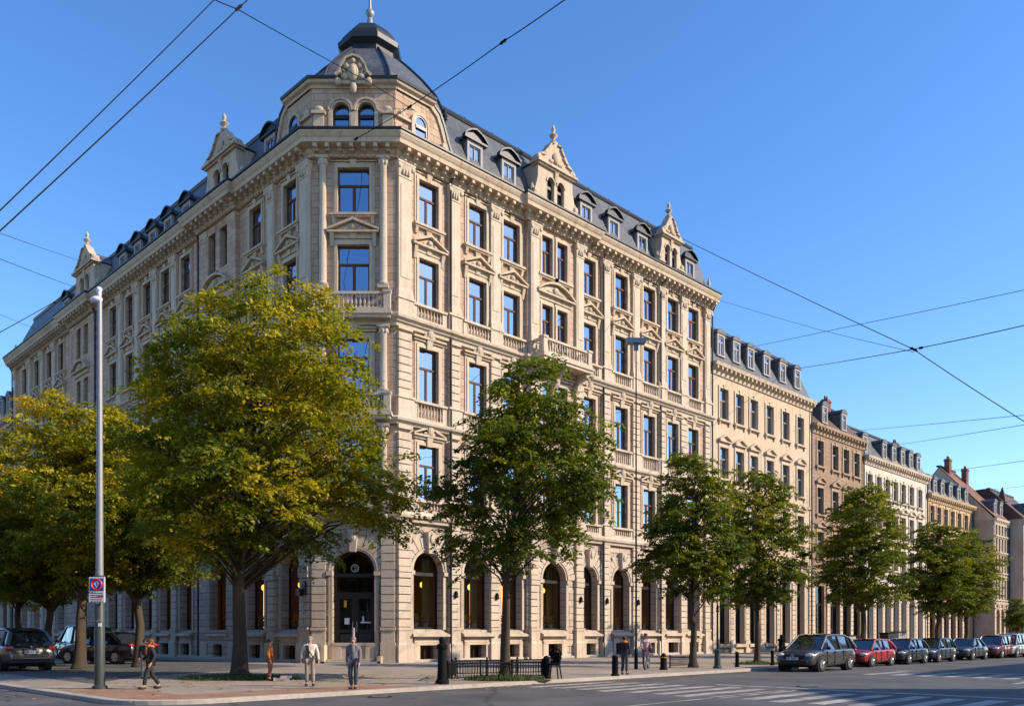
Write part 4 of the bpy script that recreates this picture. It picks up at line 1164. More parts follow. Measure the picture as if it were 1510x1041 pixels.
    MB().sweep(pth, [(-.05,g_top-.35),(.2,g_top-.35),(.3,g_top-.15),(.32,g_top),(-.05,g_top+.08)]).build('string_course', trim, h)
    if len(fl) > 2:
        z = (fl[0][1]+fl[1][0])/2
        MB().sweep(pth, [(-.05,z-.15),(.14,z-.15),(.2,z+.05),(-.05,z+.1)]).build('string_course', trim, h)
    if parapet: 
        MB().box(x0,x1,-.12,.25,eave+.03,eave+1.0).build('parapet', trim, h, L)
    # roof
    ez = eave+(1.0 if parapet else .07)
    rf = MB()
    if setback < depth/2-1.0 and not gable_ends:
        P = [(-.05 if not parapet else .27,eave+.07),(setback,ridge),(setback+.6,ridge+.12),(depth-setback,ridge),(depth,eave)]
    else:
        P = [(-.3,eave+.02),(setback,ridge),(depth,eave),(depth-.2,eave-.1),(setback,ridge-.2)]
    k_ = len(P); vs = [(x0-.02,y,z) for y,z in P]+[(x1+.02,y,z) for y,z in P]
    rf.add(vs, [list(range(k_)), list(range(2*k_-1,k_-1,-1))]+[(i,i+k_,(i+1)%k_+k_,(i+1)%k_) for i in range(k_)])
    ro = rf.build('roof', roofm, h, L)
    MB().box(x0,x1,setback-.15,setback+.4,ridge-.02,ridge+.2).build('ridge_flashing', M['lead'], ro)
    if dorm:
        zb, hd = dz; sl = (ridge-eave)/max(.5,setback); yf = max(.15,(zb-eave)/sl*.6)
        for x in dorm:
            d = link('dormer', cached(('dmb',round(hd,2),round(yf,2)), lambda: MB().box(-.62,.62,yf+.1,setback+1.5,zb-.2,zb+hd+.15).prism([(-.78,zb+hd+.15),(.78,zb+hd+.15),(.5,zb+hd+.5),(0,zb+hd+.62),(-.5,zb+hd+.5)],yf-.15,setback+1.6).mesh('dormer', M['slate'])), h, L @ T(x,0,0))
            link('dormer_frame', cached(('dfr',round(hd,2),round(yf,2)), lambda: MB().box(-.6,-.42,yf-.08,yf+.12,zb-.1,zb+hd+.14).box(.42,.6,yf-.08,yf+.12,zb-.1,zb+hd+.14).box(-.42,.42,yf-.08,yf+.12,zb+hd-.05,zb+hd+.14).box(-.65,.65,yf-.12,yf+.12,zb-.22,zb-.1).mesh('dormer_frame', M['white_trim'])), d)
            link('dormer_window', window_mesh(.84,hd,M['white_trim'],.7), d, T(0,yf,zb-.1)); link('dormer_pane', pane_mesh(.84,hd,M['glass']), d, T(0,yf+.05,zb-.1))
    for x, y, zt in chim:
        cb = MB().box(x-.5,x+.5,y-.35,y+.35,eave+1,zt).box(x-.58,x+.58,y-.43,y+.43,zt-.35,zt-.15)
        for q in (-.25,.25): cb.lathe([(.12,0),(.1,.4)],(x+q,y,zt),8)
        cb.build('chimney', M['brick'], ro)
    MB().tube([(x1-.2,-.18,eave-.9),(x1-.2,-.18,.2)],.08,6).build('downpipe', M['lead'], h, L)
    return h, L

MRw = frame(P0R, dR, -nR)
tt = lambda px, n=0: t_right(px, n)
e1 = ENDR+.02
# second building of the right street
xs = [tt(p) for p in (1067,1090,1111,1134.5,1158,1179.5)]
hB, LB = row_house('cream four storey house with balustraded parapet and six slate dormers, adjoining the corner building', MRw, e1, tt(1196), 25.0, [(10.6,13.4),(15.3,18.0),(20.4,23.1)], xs, 1.35, M['cream_wall'], M['slate'], 28.9, 1.7, 8.6, True, None, 1.6,
    xs, (26.2,1.6), (False,True,True), M['trim'], parapet=False, chim=((e1+3,5,30.2),(tt(1180),5,29.6)))
xs = [tt(p) for p in (1209,1231,1247,1262.5)]
row_house('brown stone house with tiled roof between the cream house and the white house', MRw, tt(1196)+.02, tt(1273), 23.0, [(9.6,12.2),(14.0,16.7),(18.9,21.5)], xs, 1.4, M['brown_wall'], M['brown_tile'], 27.0, 3.4, 7.6, False, None, 2.0,
    [tt(1222), tt(1250)], (23.9,1.5), (False,True,True), stone('brown_trim', (.38,.27,.18), (.30,.21,.14), courses=False), chim=((tt(1262),3.4,28.0),(tt(1270),4.2,27.6)))
xs = [tt(p) for p in (1282,1295.5,1308,1320,1331.5,1343.5,1356)]
row_house('long white house with dark mansard and seven narrow window bays', MRw, tt(1273)+.02, tt(1366.5), 21.6, [(9.2,11.7),(13.3,15.7),(17.4,19.7)], xs, 1.35, M['white_wall'], M['slate'], 25.2, 2.2, 7.4, True, None, 1.7,
    [tt(p) for p in (1278,1307,1321,1334,1346,1357)], (22.3,1.5), (False,True,True), M['pale'], chim=((tt(1283),3.5,27.0),(tt(1361),3.5,26.3)))
xs = [tt(p) for p in (1374,1384,1394,1404,1414,1424)]
row_house('tan orange house with dark mansard and arched dormers, beyond the white house', MRw, tt(1366.5)+.02, tt(1433.5), 19.6, [(8.4,10.7),(12.2,14.5),(16.0,18.2)], xs, 1.5, M['tan_wall'], M['slate'], 22.8, 2.0, 6.8, False, None, 2.2,
    [tt(p) for p in (1371,1381,1392,1404,1416,1427)], (20.2,1.4), (False,True,True), stone('tan_trim', (.50,.36,.22), (.43,.30,.18), courses=False), chim=((tt(1372),3.0,24.6),))
# red roofed house standing forward, its side wall towards the crossing
t6 = tt(1433.5)+.3
M6 = MRw @ T(0,-2.7,0)
t6b = t_right(1487, 2.7)
xs = [t6+.9+i*(t6b-t6-1.4)/4 for i in range(5)]
h6, L6 = row_house('pale house with steep red tiled gable roof standing forward of its row', M6, t6, t6b, 17.9, [(6.6,9.4),(10.4,12.9),(13.3,15.2),(15.6,17.0)], xs, .8, M['cream_wall'], M['red_tile'], 26.0, 7.2, 6.2, True, [xs[0]+.6, xs[2], xs[4]-.6], 1.6,
    [xs[1],xs[3]], (18.8,1.4), (False,False,False,False), M['pale'], depth=14.0, chim=((t6+1.5,6.5,27.2),(t6b-1,5.5,26.2)), gable_ends=True, cwid=.4)
# blank side wall: patched render, small windows and an arcade opening
sm = MB().quad((t6-.03,.05,.1),(t6-.03,13.9,.1),(t6-.03,13.9,17.7),(t6-.03,.05,17.7)); sm.build('side_wall', M['grey_wall'], h6, L6)
for y, z in ((1.5,13.5),(3.2,13.9),(1.6,9.5)):
    o = MB().box(-.06,.02,-.45,.45,-.1,1.5).build('side_window', M['white_trim'], h6, L6 @ T(t6-.03,y,z)); MB().box(-.08,.0,-.34,.34,0,1.4).build('pane', M['car_glass'], o)
MB().box(t6-.25,t6-.02,-.1,2.7,5.9,6.3).build('string_course', M['pale'], h6, L6)
# far house with a turret
t7 = t6b+.1; M7 = MRw @ T(0,-4.6,0); t7b = t7+12
xs = [t7+1.2+i*2.0 for i in range(6)]
h7, L7 = row_house('farthest grey house with turreted roof at the right edge of the street', M7, t7, t7b, 18.3, [(6.6,9.0),(10.2,12.6),(13.6,16.2)], xs, 1.1, M['grey_wall'], M['brown_tile'], 23.0, 4.5, 6.0, True, None, 1.3, [xs[1],xs[3],xs[5]], (19.0,1.3), (False,False,False), M['pale'], cwid=.5)
for x, y, zt in ((t7+1.0,3.0,22.6),(t7+2.2,5.0,21.4)):
    MB().box(x-.5,x+.5,y-.5,y+.5,18,zt-1.6).frustum(x-.6,x+.6,y-.6,y+.6,zt-1.6,x-.05,x+.05,y-.05,y+.05,zt+.6).build('turret', M['brown_tile'], h7, L7)
# the pink brick house past the left end of the corner building
MLw = ML @ T(0,.25,0)
x1 = -ENDL-.02; x0 = x1-22
xs = [x1-1.6-i*2.6 for i in range(8)]
row_house('pink brick house with dark mansard past the far left end of the corner building', MLw, x0, x1, 25.0, [(9.6,12.4),(14.8,17.4),(19.9,22.5)], xs, 1.4, M['pink_wall'], M['slate'], 29.0, 1.8, 8.0, True, None, 1.6, xs[::1], (26.0,1.6), (True,True,True), M['trim'], chim=((x1-4,4,31.0),))

# ------------------------------------------------------------------ the other sides of both streets, outside the picture: they shade the crossing and close the space
def far_side(mw, x0, x1, eave, ridge, label, wallm):
    n_ = int((x1-x0)/3.2); xs = [x0+(i+.5)*(x1-x0)/n_ for i in range(n_)]
    h = thing('row_house', label, 'building', mw @ Vector(((x0+x1)/2,0,0))); h['group'] = 'houses outside the picture'
    L = T(*(-(mw @ Vector(((x0+x1)/2,0,0))))) @ mw
    w = MB(); lo = 0; st = [(1.0,3.6)]+[(5.2+i*3.9, 7.8+i*3.9) for i in range(int((eave-4.5)/3.9))]
    for i, (a, b) in enumerate(st):
        hi = eave if i == len(st)-1 else (b+st[i+1][0])/2
        wall_strip(w, x0, x1, lo, hi, [(x,1.4,a,b,False) for x in xs], 0, .3); lo = hi
    w.quad((x0,0,0),(x0,13,0),(x0,13,eave),(x0,0,eave)); w.quad((x1,0,0),(x1,13,0),(x1,13,eave),(x1,0,eave)); w.quad((x0,13,0),(x1,13,0),(x1,13,eave),(x0,13,eave))
    w.build('wall', wallm, h, L)
    MB().quad((x0,.3,.2),(x1,.3,.2),(x1,.3,eave),(x0,.3,eave)).build('glazing', M['car_glass'], h, L)
    r = MB(); P = [(-.4,eave),(2.5,ridge),(10.5,ridge),(13,eave)]
    r.add([(x0,y,z) for y,z in P]+[(x1,y,z) for y,z in P], [(0,1,2,3),(7,6,5,4)]+[(i,i+4,(i+1)%4+4,(i+1)%4) for i in range(4)]); r.build('roof', M['slate'], h, L)
MOR = frame(on_right(0,52), -dR, nR)
far_side(MOR, -80, -28, 18.5, 20.0, 'rendered house across the right street, out of the picture', M['cream_wall']); far_side(MOR, -150, -80.1, 18.5, 20.5, 'second rendered house across the right street, out of the picture', M['tan_wall'])
MOL = frame(on_left(0,41), dL, nL)
far_side(MOL, -16, 28, 14, 17, 'rendered house across the left street, out of the picture', M['grey_wall']); far_side(MOL, 28.1, 90, 13, 16, 'second rendered house across the left street, out of the picture', M['brown_wall'])
MOB = frame(Vector((26,-24,0)), Vector((-1,0,0)), Vector((0,-1,0)))
far_side(MOB, 0, 62, 19, 22.5, 'rendered house behind the viewer, out of the picture', M['tan_wall'])
MOC = frame(Vector((37,22.5,0)), Vector((0,-1,0)), Vector((1,0,0)))
far_side(MOC, 0, 30, 16.2, 17.4, 'rendered house on the near corner of the crossing, out of the picture', M['cream_wall'])
# ------------------------------------------------------------------ trees
LEAF_Y = leafmat('autumn_leaves', [(0,(.070,.105,.009)),(.32,(.205,.215,.013)),(.6,(.42,.34,.014)),(.85,(.62,.43,.016)),(1,(.66,.37,.018))])
LEAF_G = leafmat('green_leaves', [(0,(.048,.078,.010)),(.4,(.155,.18,.016)),(.75,(.31,.295,.020)),(.93,(.42,.34,.022)),(1,(.50,.34,.02))])
PROF_BROAD = ([0,.03,.16,.27,.4,.5,.63,.75,.87,.94,1],[.12,.34,.86,1,.98,.94,.84,.72,.58,.34,.05])
PROF_OVAL = ([0,.03,.17,.31,.45,.58,.72,.83,.93,1],[.2,.45,.88,1,.93,.80,.66,.54,.34,.05])
def make_tree(seed, H, trunk_h, R, trunk_r, leaf, nbough, nspray, nleaf, lsize, yellow, prof=PROF_OVAL, shift=(0,0), gap=.2):
    """mesh pair (trunk with limbs, crown); base at the origin; the crown is boughs of drooping leaf sprays"""
    rg = np.random.default_rng(seed); rr_ = random.Random(seed)
    zlo, zhi = trunk_h, H
    ph = rg.uniform(0, 6.28, 8)
    def radius(z, a):
        u = (z-zlo)/(zhi-zlo)
        p = float(np.interp(u, prof[0], prof[1]))
        return R*p*(1+.10*math.sin(2*a+ph[0]+u*3)+.10*math.sin(3*a+ph[1]-u*5)+.09*math.sin(5*a+ph[2]+u*9)+.08*math.sin(u*17+ph[3]+a))
    def mid(z):
        u = max(0,min(1,(z-zlo)/(zhi-zlo))); k = min(1,(u+.05)*2.2); return shift[0]*k, shift[1]*k
    B = []; tries = 0; dmin = (4.19*R*R*(zhi-zlo)*.30/nbough)**(1/3)*.80
    while len(B) < nbough and tries < nbough*200:
        tries += 1
        if tries % (nbough*40) == 0: dmin *= .9
        z = zlo+(zhi-zlo)*rr_.random()*.985; a = rr_.uniform(0,2*PI); rm = radius(z,a); f = rr_.random()**.40*.93
        if rr_.random() > (rm/R)**1.1+.12: continue
        mx, my = mid(z)
        q = np.array([mx+math.cos(a)*rm*f, my+math.sin(a)*rm*f, z])
        if any(((q-c[0])**2*np.array([1,1,1.7])).sum() < dmin*dmin for c in B): continue
        B.append((q, a, f, rm))
    tb = MB()
    topz = zlo+(H-zlo)*.80
    tp = []
    for k in range(11):
        z = topz*k/10; mx, my = mid(z) if z > zlo*.9 else (0,0)
        wb = min(1,k/4)*.14
        tp.append(Vector((mx*.55+rr_.uniform(-wb,wb), my*.55+rr_.uniform(-wb,wb), z)))
    tp[0] = Vector((0,0,0)); tp[1].x *= .3; tp[1].y *= .3
    def axis(z):
        k = min(9.999, max(0, z/topz*10)); i = int(k); return tp[i].lerp(tp[i+1], k-i)
    pts = [Vector((0,0,-.05)), Vector((0,0,.10)), Vector((0,0,.32))]+tp[1:]
    rad = [trunk_r*1.9, trunk_r*1.5, trunk_r*1.18]+[trunk_r*(1.04-.94*k/10) for k in range(1,11)]
    tb.tube(pts, rad, 14)
    for i in range(14, len(tb.v)-14):
        x, y, z = tb.v[i]; k = i//14; cx_, cy_ = pts[k].x, pts[k].y; f = 1+.09*math.sin(5.3*z+3*math.atan2(y-cy_,x-cx_)+ph[1])+rr_.uniform(-.05,.05)
        tb.v[i] = (cx_+(x-cx_)*f, cy_+(y-cy_)*f, z)
    base = MB()
    for q, a, f, rm in B:
        e = Vector(q); dist = math.hypot(q[0]-axis(q[2]).x, q[1]-axis(q[2]).y)
        zs = max(zlo*.72, min(topz*.97, q[2]-.55*dist-.5)); s_ = axis(zs)
        L = (e-s_).length; r0 = max(.035, min(trunk_r*.30*(1.1-zs/topz*.75), .016+.016*L))
        m1 = s_.lerp(e,.35)+Vector((rr_.uniform(-.15,.15),rr_.uniform(-.15,.15),.10*L)); m2 = s_.lerp(e,.7)+Vector((rr_.uniform(-.15,.15),rr_.uniform(-.15,.15),.10*L))
        tb.tube([s_, m1, m2, e], [r0, r0*.72, r0*.45, r0*.2], 5)
    trunk = tb.mesh('trunk', M['bark'], smooth=True)
    C, D, U, Tn = [], [], [], []
    br = R*.155+.34
    for q, a, f, rm in B:
        u = (q[2]-zlo)/(zhi-zlo)
        bt = .10+.36*rr_.random()**1.2+yellow*min(1,u*1.05)*(.25+.6*rr_.random())
        for j in range(nspray):
            sa = a+rr_.gauss(0,1.15) if f > .35 else rr_.uniform(0,2*PI)
            d = np.array([math.cos(sa), math.sin(sa), rr_.uniform(-.30,.45)])
            o = q+np.array([rr_.gauss(0,.42*br), rr_.gauss(0,.42*br), rr_.gauss(0,.30*br)])
            C.append(o-d*.25*br); D.append(d*rr_.uniform(.75,1.25)*br*1.25); U.append(rr_.uniform(.7,1.2)); Tn.append(bt+rr_.gauss(0,.07))
    C, D, Tn = np.array(C), np.array(D), np.array(Tn); ns = len(C); n = ns*nleaf
    Ci, Di = np.repeat(C,nleaf,0), np.repeat(D,nleaf,0); tt_ = rg.uniform(0,1,n)**.8
    L = np.linalg.norm(Di,axis=1)
    side = np.stack([-Di[:,1],Di[:,0],np.zeros(n)],1); side /= np.linalg.norm(side,axis=1,keepdims=True)
    w = rg.normal(0,1,n)*.21*L*(1.05-.6*tt_)
    pos = Ci+Di*tt_[:,None]+side*w[:,None]; pos[:,2] += -.30*L*tt_**2-.5*w*w/L+rg.normal(0,.055,n)*L
    size = lsize*rg.uniform(.6,1.25,n)
    nrm = rg.normal(0,1,(n,3))*.55+np.array([0,0,1.0])+Di/L[:,None]*.45
    nrm /= np.linalg.norm(nrm,axis=1,keepdims=True)
    t = rg.normal(0,1,(n,3))+Di/L[:,None]*1.2+side*np.sign(w)[:,None]*.8; t -= nrm*(t*nrm).sum(1,keepdims=True); t /= np.linalg.norm(t,axis=1,keepdims=True)
    b = np.cross(nrm,t); Ls = size[:,None]; W = size[:,None]*.27
    v = np.stack([pos-t*Ls*.5, pos+b*W-t*Ls*.02+nrm*Ls*.07, pos+t*Ls*.5-nrm*Ls*.06, pos-b*W-t*Ls*.02+nrm*Ls*.07],1).reshape(-1,3)
    me = bpy.data.meshes.new('crown'); me.vertices.add(n*4); me.loops.add(n*4); me.polygons.add(n)
    me.vertices.foreach_set('co', v.astype(np.float32).ravel()); me.loops.foreach_set('vertex_index', np.arange(n*4,dtype=np.int32))
    me.polygons.foreach_set('loop_start', np.arange(0,n*4,4,dtype=np.int32)); me.polygons.foreach_set('loop_total', np.full(n,4,dtype=np.int32))
    tint = np.clip(np.repeat(Tn,nleaf)+rg.normal(0,.09,n),0,1)
    at = me.attributes.new('tint','FLOAT','FACE'); at.data.foreach_set('value', tint.astype(np.float32))
    me.materials.append(leaf); me.update(); me.validate()
    return trunk, me
def plant_tree(meshes, label, loc, rz=0.0, sc=1.0, group=None, name='street_tree', pit=True):
    t = thing(name, label, 'tree', loc, rz, group); t.scale = (sc,)*3 if not isinstance(sc, tuple) else sc
    link('trunk', meshes[0], t); link('crown', meshes[1], t)
    return t
big = make_tree(3, 14.8, 4.5, 4.8, .28, LEAF_Y, 135, 10, 64, .19, .50, PROF_BROAD, (.85,0))
p = ground_at(354, 999)
plant_tree(big, 'largest yellow-green tree, left of the entrance, its crown reaching the third floor', p, 0)
mid = make_tree(8, 12.1, 4.2, 2.85, .19, LEAF_G, 84, 10, 52, .175, .30, PROF_OVAL, (.85,0))
plant_tree(mid, 'green tree with mossy trunk behind the low railing, right of the corner', ground_at(745, 1001), 0)
left = make_tree(21, 13.2, 4.5, 3.9, .26, LEAF_Y, 100, 10, 50, .20, .66, PROF_BROAD)
pl_ = on_left(13.0, 13.2, KERB)
q = point_at(118, 934, 41.5); plant_tree(left, 'autumn yellow tree just left of the tall steel lamp pole', (q.x,q.y,KERB), 1.0)
q = point_at(28, 934, 49); plant_tree(left, 'yellowing tree farther along the left street, its crown cut by the picture edge', (q.x,q.y,KERB), 3.6, .78)
deep = make_tree(29, 12.2, 4.2, 4.2, .24, LEAF_Y, 120, 10, 56, .20, .18, PROF_BROAD)
q = point_at(205, 934, 43.5); plant_tree(deep, 'dense darker green tree filling the gap between the largest tree and the steel lamp pole', (q.x,q.y,KERB), 5.0, 1.0)
q = point_at(72, 934, 46); plant_tree(deep, 'dense darker green tree behind the bronze hatchback at the left', (q.x,q.y,KERB), 2.0, .86)
rt = make_tree(33, 10.9, 3.4, 2.3, .17, LEAF_G, 70, 10, 52, .18, .28)
rt2 = make_tree(47, 11.0, 3.4, 2.45, .17, LEAF_G, 72, 10, 52, .18, .40)
g_ = 'street trees along the right pavement'
plant_tree(rt, 'slim green tree beside the slender iron post, left one of the touching pair', ground_at(1022, 983.5), .4, (.98,.98,1.0), g_)
plant_tree(rt2, 'slim green tree behind the nearest grey car, right one of the touching pair', ground_at(1117, 978), 1.9, (.98,.98,1.0), g_)
def rtree(px, n, me, rz, sc, label):
    t_ = t_right(px, n); plant_tree(me, label, on_right(t_, n, KERB), rz, sc, g_)
rtree(1272, 14.6, rt2, 4.1, (1.25,1.25,1.12), 'green tree rising behind the red car')
rtree(1383, 14.6, rt, 2.2, (1.25,1.25,1.0), 'green tree behind the grey car with round headlights, before the tan house')
rtree(1424, 14.4, rt2, 3.0, (1.15,1.15,1.0), 'last green tree of the right pavement, in front of the red roofed house')
rtree(1500, 10.5, rt, 1.0, (.55,.55,.55), 'tiny far tree at the right edge of the street')
# grass round the trunks
def moss_patch(loc, rx, ry, label, seed, blades=700):
    rg = random.Random(seed); mb = MB(); n = 22
    ring = [(rx*(1+.15*math.sin(3*a+seed))*math.cos(a), ry*(1+.12*math.sin(2*a+seed))*math.sin(a)) for a in [2*PI*i/n for i in range(n)]]
    mb.add([(0,0,.14)]+[(x*.55,y*.55,.10) for x,y in ring]+[(x,y,.004) for x,y in ring], [(0,1+i,1+(i+1)%n) for i in range(n)]+[(1+i,1+n+i,1+n+(i+1)%n,1+(i+1)%n) for i in range(n)])
    for i in range(blades):
        a = rg.uniform(0,2*PI); r = rg.random()**.5; x, y = rx*r*math.cos(a), ry*r*math.sin(a); h = rg.uniform(.06,.2); dx, dy = rg.uniform(-.08,.08), rg.uniform(-.08,.08)
        z = .12*(1-r); b = rg.uniform(0,PI); c_, s_ = .02*math.cos(b), .02*math.sin(b)
        mb.add([(x-c_,y-s_,z),(x+c_,y+s_,z),(x+dx,y+dy,z+h)],[(0,1,2)])
    o = mb.build('grass_patch', M['moss'], None, T(*loc), recalc=False); tag(o, label, 'grass', kind='stuff')
moss_patch(ground_at(352,1001), 2.3, 1.0, 'mossy grass mound round the foot of the largest tree', 1, 1400)
moss_patch(ground_at(745,1002), 1.5, .8, 'mossy grass round the trunk behind the low railing', 2, 1000)
moss_patch(ground_at(1117,979), 1.3, .6, 'grass patch round the trunk behind the nearest grey car', 3, 500)
# ------------------------------------------------------------------ cars
def car(label, loc, heading, body, length=4.35, width=1.82, height=1.55, group='cars parked along the kerb', kind='hatch', sc=1.0, name='parked_car', plate=True):
    """local x runs to the nose"""
    a = math.atan2(heading.y, heading.x)
    c = thing(name, label, 'car', loc, a, group); c.scale = (sc,)*3
    L, W, H = length, width/2, height
    zb = .92 if kind != 'sedan' else .88      # shoulder height
    # lower body: sections along x
    X  = [-.5,-.485,-.44,-.36,-.22,-.05,.10,.20,.28,.36,.43,.475,.5]
    if kind == 'sedan': ZT = [.62,.90,.97,.98,.97,.95,.94,.93,.91,.86,.80,.70,.52]
    else: ZT = [.55,.90,1.0,1.0,.98,.97,.96,.95,.94,.89,.82,.72,.50]
    HW = [.80,.90,.96,.99,1.0,1.0,1.0,1.0,.995,.98,.94,.86,.74]
    ZL = [.36,.30,.25,.22,.20,.20,.20,.20,.20,.20,.22,.26,.34]
    mb = MB(); sec = []
    for x, zt, w, zl in zip(X, ZT, HW, ZL):
        w *= W; m_ = zl+(zt-zl)*.5
        half = [(w*.80,zl),(w*.96,zl+.06),(w*.985,m_-.05),(w*1.0,m_+.05),(w*.97,zt-.10),(w*.90,zt-.02),(w*.55,zt+.02)]
        sec.append([(x*L,y,z) for y,z in half]+[(x*L,-y,z) for y,z in reversed(half)])
    k_ = len(sec[0]); mb.add([p for s_ in sec for p in s_], [(i*k_+j,(i+1)*k_+j,(i+1)*k_+(j+1)%k_,i*k_+(j+1)%k_) for i in range(len(sec)-1) for j in range(k_)]+[tuple(range(k_)), tuple((len(sec)-1)*k_+j for j in range(k_-1,-1,-1))])
    bo = mb.build('body', body, c, None, True); sm_ = bo.modifiers.new('smooth','SUBSURF'); sm_.levels = 2; sm_.render_levels = 2
    mb = MB()
    # roof shell
    if kind == 'sedan': GX = [(-.36,.97,.80),(-.20,H-.03,.66),(-.05,H,.69),(.06,H-.03,.68),(.22,.94,.80)]
    elif kind == 'van': GX = [(-.485,1.0,.86),(-.45,H-.10,.72),(-.30,H,.74),(.02,H,.74),(.12,H-.06,.72),(.30,.95,.84)]
    else: GX = [(-.485,.98,.84),(-.42,H-.14,.68),(-.30,H-.02,.70),(-.02,H,.70),(.10,H-.05,.69),(.29,.94,.82)]
    gh = MB(); s2_ = []
    for x, z, w in GX:
        w *= W
        s2_.append([(x*L,w*1.03,z-.07),(x*L,w*.97,z-.015),(x*L,w*.5,z+.02),(x*L,-w*.5,z+.02),(x*L,-w*.97,z-.015),(x*L,-w*1.03,z-.07)])
    mb.cur = 0
    n0 = 1; n1 = len(GX)-2
    mb.add([p for q in s2_[n0:n1+1] for p in q], [(i*6+j,(i+1)*6+j,(i+1)*6+j+1,i*6+j) if False else (i*6+j,(i+1)*6+j,(i+1)*6+j+1,i*6+j+1) for i in range(n1-n0) for j in range(5)])
    # pillars
    def bar(p, q, r): mb.tube([p,q], r, 6)
    for s in (-1,1):
        fl = lambda i, f=1.0: (GX[i][0]*L, s*GX[i][2]*W*1.0*f, GX[i][1]-.04)
        bz = lambda x: (x*L, s*W*.90, .95)
        bar(fl(n1), (GX[-1][0]*L, s*GX[-1][2]*W*1.06, .93), .045); bar(fl(n0), (GX[0][0]*L, s*GX[0][2]*W*1.06, .97), .075)
        xm = (GX[n0][0]+GX[n1][0])/2+.04
        bar((xm*L, s*GX[2][2]*W*1.02, H-.05),(xm*L-.02, s*W*.92,.95),.04)
        if kind != 'sedan': bar(((GX[n0][0]+.09)*L, s*GX[n0][2]*W*1.02, H-.08),((GX[n0][0]+.07)*L, s*W*.92,.97),.05)
        for i in range(n0, n1): bar(fl(i), fl(i+1), .045)
    mb.build('roof', body, c, None, 40)
    # glasshouse
    g = MB(); q_ = []
    for i, (x, z, w) in enumerate(GX):
        top = (i not in (0, len(GX)-1))
        zt = z-.03 if top else z-.02
        bw = W*.885 if top else w*W*1.0
        q_.append([(x*L,bw,.90),(x*L,w*W*.985,zt),(x*L,-w*W*.985,zt),(x*L,-bw,.90)])
    g.add([p for q in q_ for p in q], [(i*4+j,(i+1)*4+j,(i+1)*4+j+1,i*4+j+1) for i in range(len(GX)-1) for j in range(3)]+[(0,1,2,3),tuple((len(GX)-1)*4+j for j in (3,2,1,0))])
    g.build('windows', M['car_glass'], c)
    # wheels, arches
    wx = (-.305*L, .315*L); R_ = .325
    for x in wx:
        for s in (-1,1):
            MB().lathe([(R_+.075,0),(R_+.075,.012),(R_+.03,.02)] if False else [(R_+.065,-.28),(R_+.065,.004)],(x,s*W*.985,R_+.02) if False else (x,0,R_+.01),18,'y').build('wheel_arch', M['black_plastic'], c, T(0,s*(W*.985-.004),0) @ Matrix.Diagonal((1,s,1,1)))
            w_ = MB().torus((0,0,0), R_-.075, .085, 'y', 22, 8).build('wheel', M['rubber'], c, T(x, s*(W-.055), R_), True)
            rb = MB().lathe([(R_-.10,-.05),(R_-.10,.05),(R_-.13,.06)],(0,0,0),20,'y')
            for i in range(7):
                a_ = 2*PI*i/7
                dx, dz = math.cos(a_), math.sin(a_)
                rb.tube([(dx*.04,s*.06,dz*.04),(dx*(R_-.11),s*.055,dz*(R_-.11))],.026,5)
            rb.lathe([(.07,-.08),(.07,.08)],(0,0,0),10,'y')
            rb.build('rim', M['alloy'], w_)
            MB().lathe([(R_-.12,-.03),(R_-.12,.03)],(0,0,0),16,'y').build('brake_disc', M['black_plastic'], w_)
    # trim
    def patch(nm, mt, pts, par=c, th=.03):
        ctr = sum((Vector(p) for p in pts), Vector())/len(pts); nn = (Vector(pts[1])-Vector(pts[0])).cross(Vector(pts[2])-Vector(pts[0])).normalized()*th
        m_ = MB(); k2 = len(pts); vs = [Vector(p)+nn for p in pts]+[Vector(p)-nn for p in pts]
        m_.add(vs,[tuple(range(k2)),tuple(range(2*k2-1,k2-1,-1))]+[(i,i+k2,(i+1)%k2+k2,(i+1)%k2) for i in range(k2)])
        return m_.build(nm, mt, par)
    for s in (-1,1):
        MB().ball((.452*L,s*W*.72,.70),.20,.21,.10,12,7).build('headlight', M['head_lamp'], c, None, True)
        MB().ball((-.478*L,s*W*.80,.86),.075,.15,(.07 if kind == 'sedan' else .12),12,7).build('tail_light', M['tail_lamp'], c, None, True)
        m_ = MB().ball((.225*L,s*(W+.10),1.0),.09,.11,.075,10,6); m_.box(.22*L,.24*L,min(s*W*.85,s*(W+.05)),max(s*W*.85,s*(W+.05)),.94,.98); m_.build('mirror', M['black_plastic'] , c, None, True)
        MB().box(.005*L,.005*L+.18,min(s*(W-.03),s*(W+.035)),max(s*(W-.03),s*(W+.035)),.80,.84).box(-.20*L,-.20*L+.18,min(s*(W-.03),s*(W+.035)),max(s*(W-.03),s*(W+.035)),.81,.85).build('door_handle', M['chrome'], c)
        y0_, y1_ = min(s*(W*.93),s*(W+.006)), max(s*(W*.93),s*(W+.006))
        MB().box(.195*L,.200*L,y0_,y1_,.34,.86).box(.030*L,.035*L,y0_,y1_,.34,.86).box(-.165*L,-.160*L,y0_,y1_,.45,.88).box(-.2*L,.2*L,y0_,y1_,.305,.33).build('door_seam', M['black_plastic'], c)
        MB().ball((.465*L,s*W*.66,.38),.07,.09,.05,8,5).build('fog_lamp', M['chrome'], c, None, True)
    MB().box(.485*L,.507*L,-W*.50,W*.50,.58,.68).box(.46*L,.503*L,-W*.62,W*.62,.34,.47).build('grille', M['black_plastic'], c)
    MB().torus((.512*L,0,.66),.055,.014,'x',14,5).build('badge', M['chrome'], c)
    MB().torus((-.502*L,0,.93),.04,.013,'x',12,5).build('badge', M['chrome'], c)
    MB().box(-.505*L,-.47*L,-W*.85,W*.85,.33,.46).build('rear_bumper', M['black_plastic'], c)
    MB().box(-.507*L,-.49*L,-W*.72,W*.72,.475,.50).build('bumper_strip', M['chrome'], c)
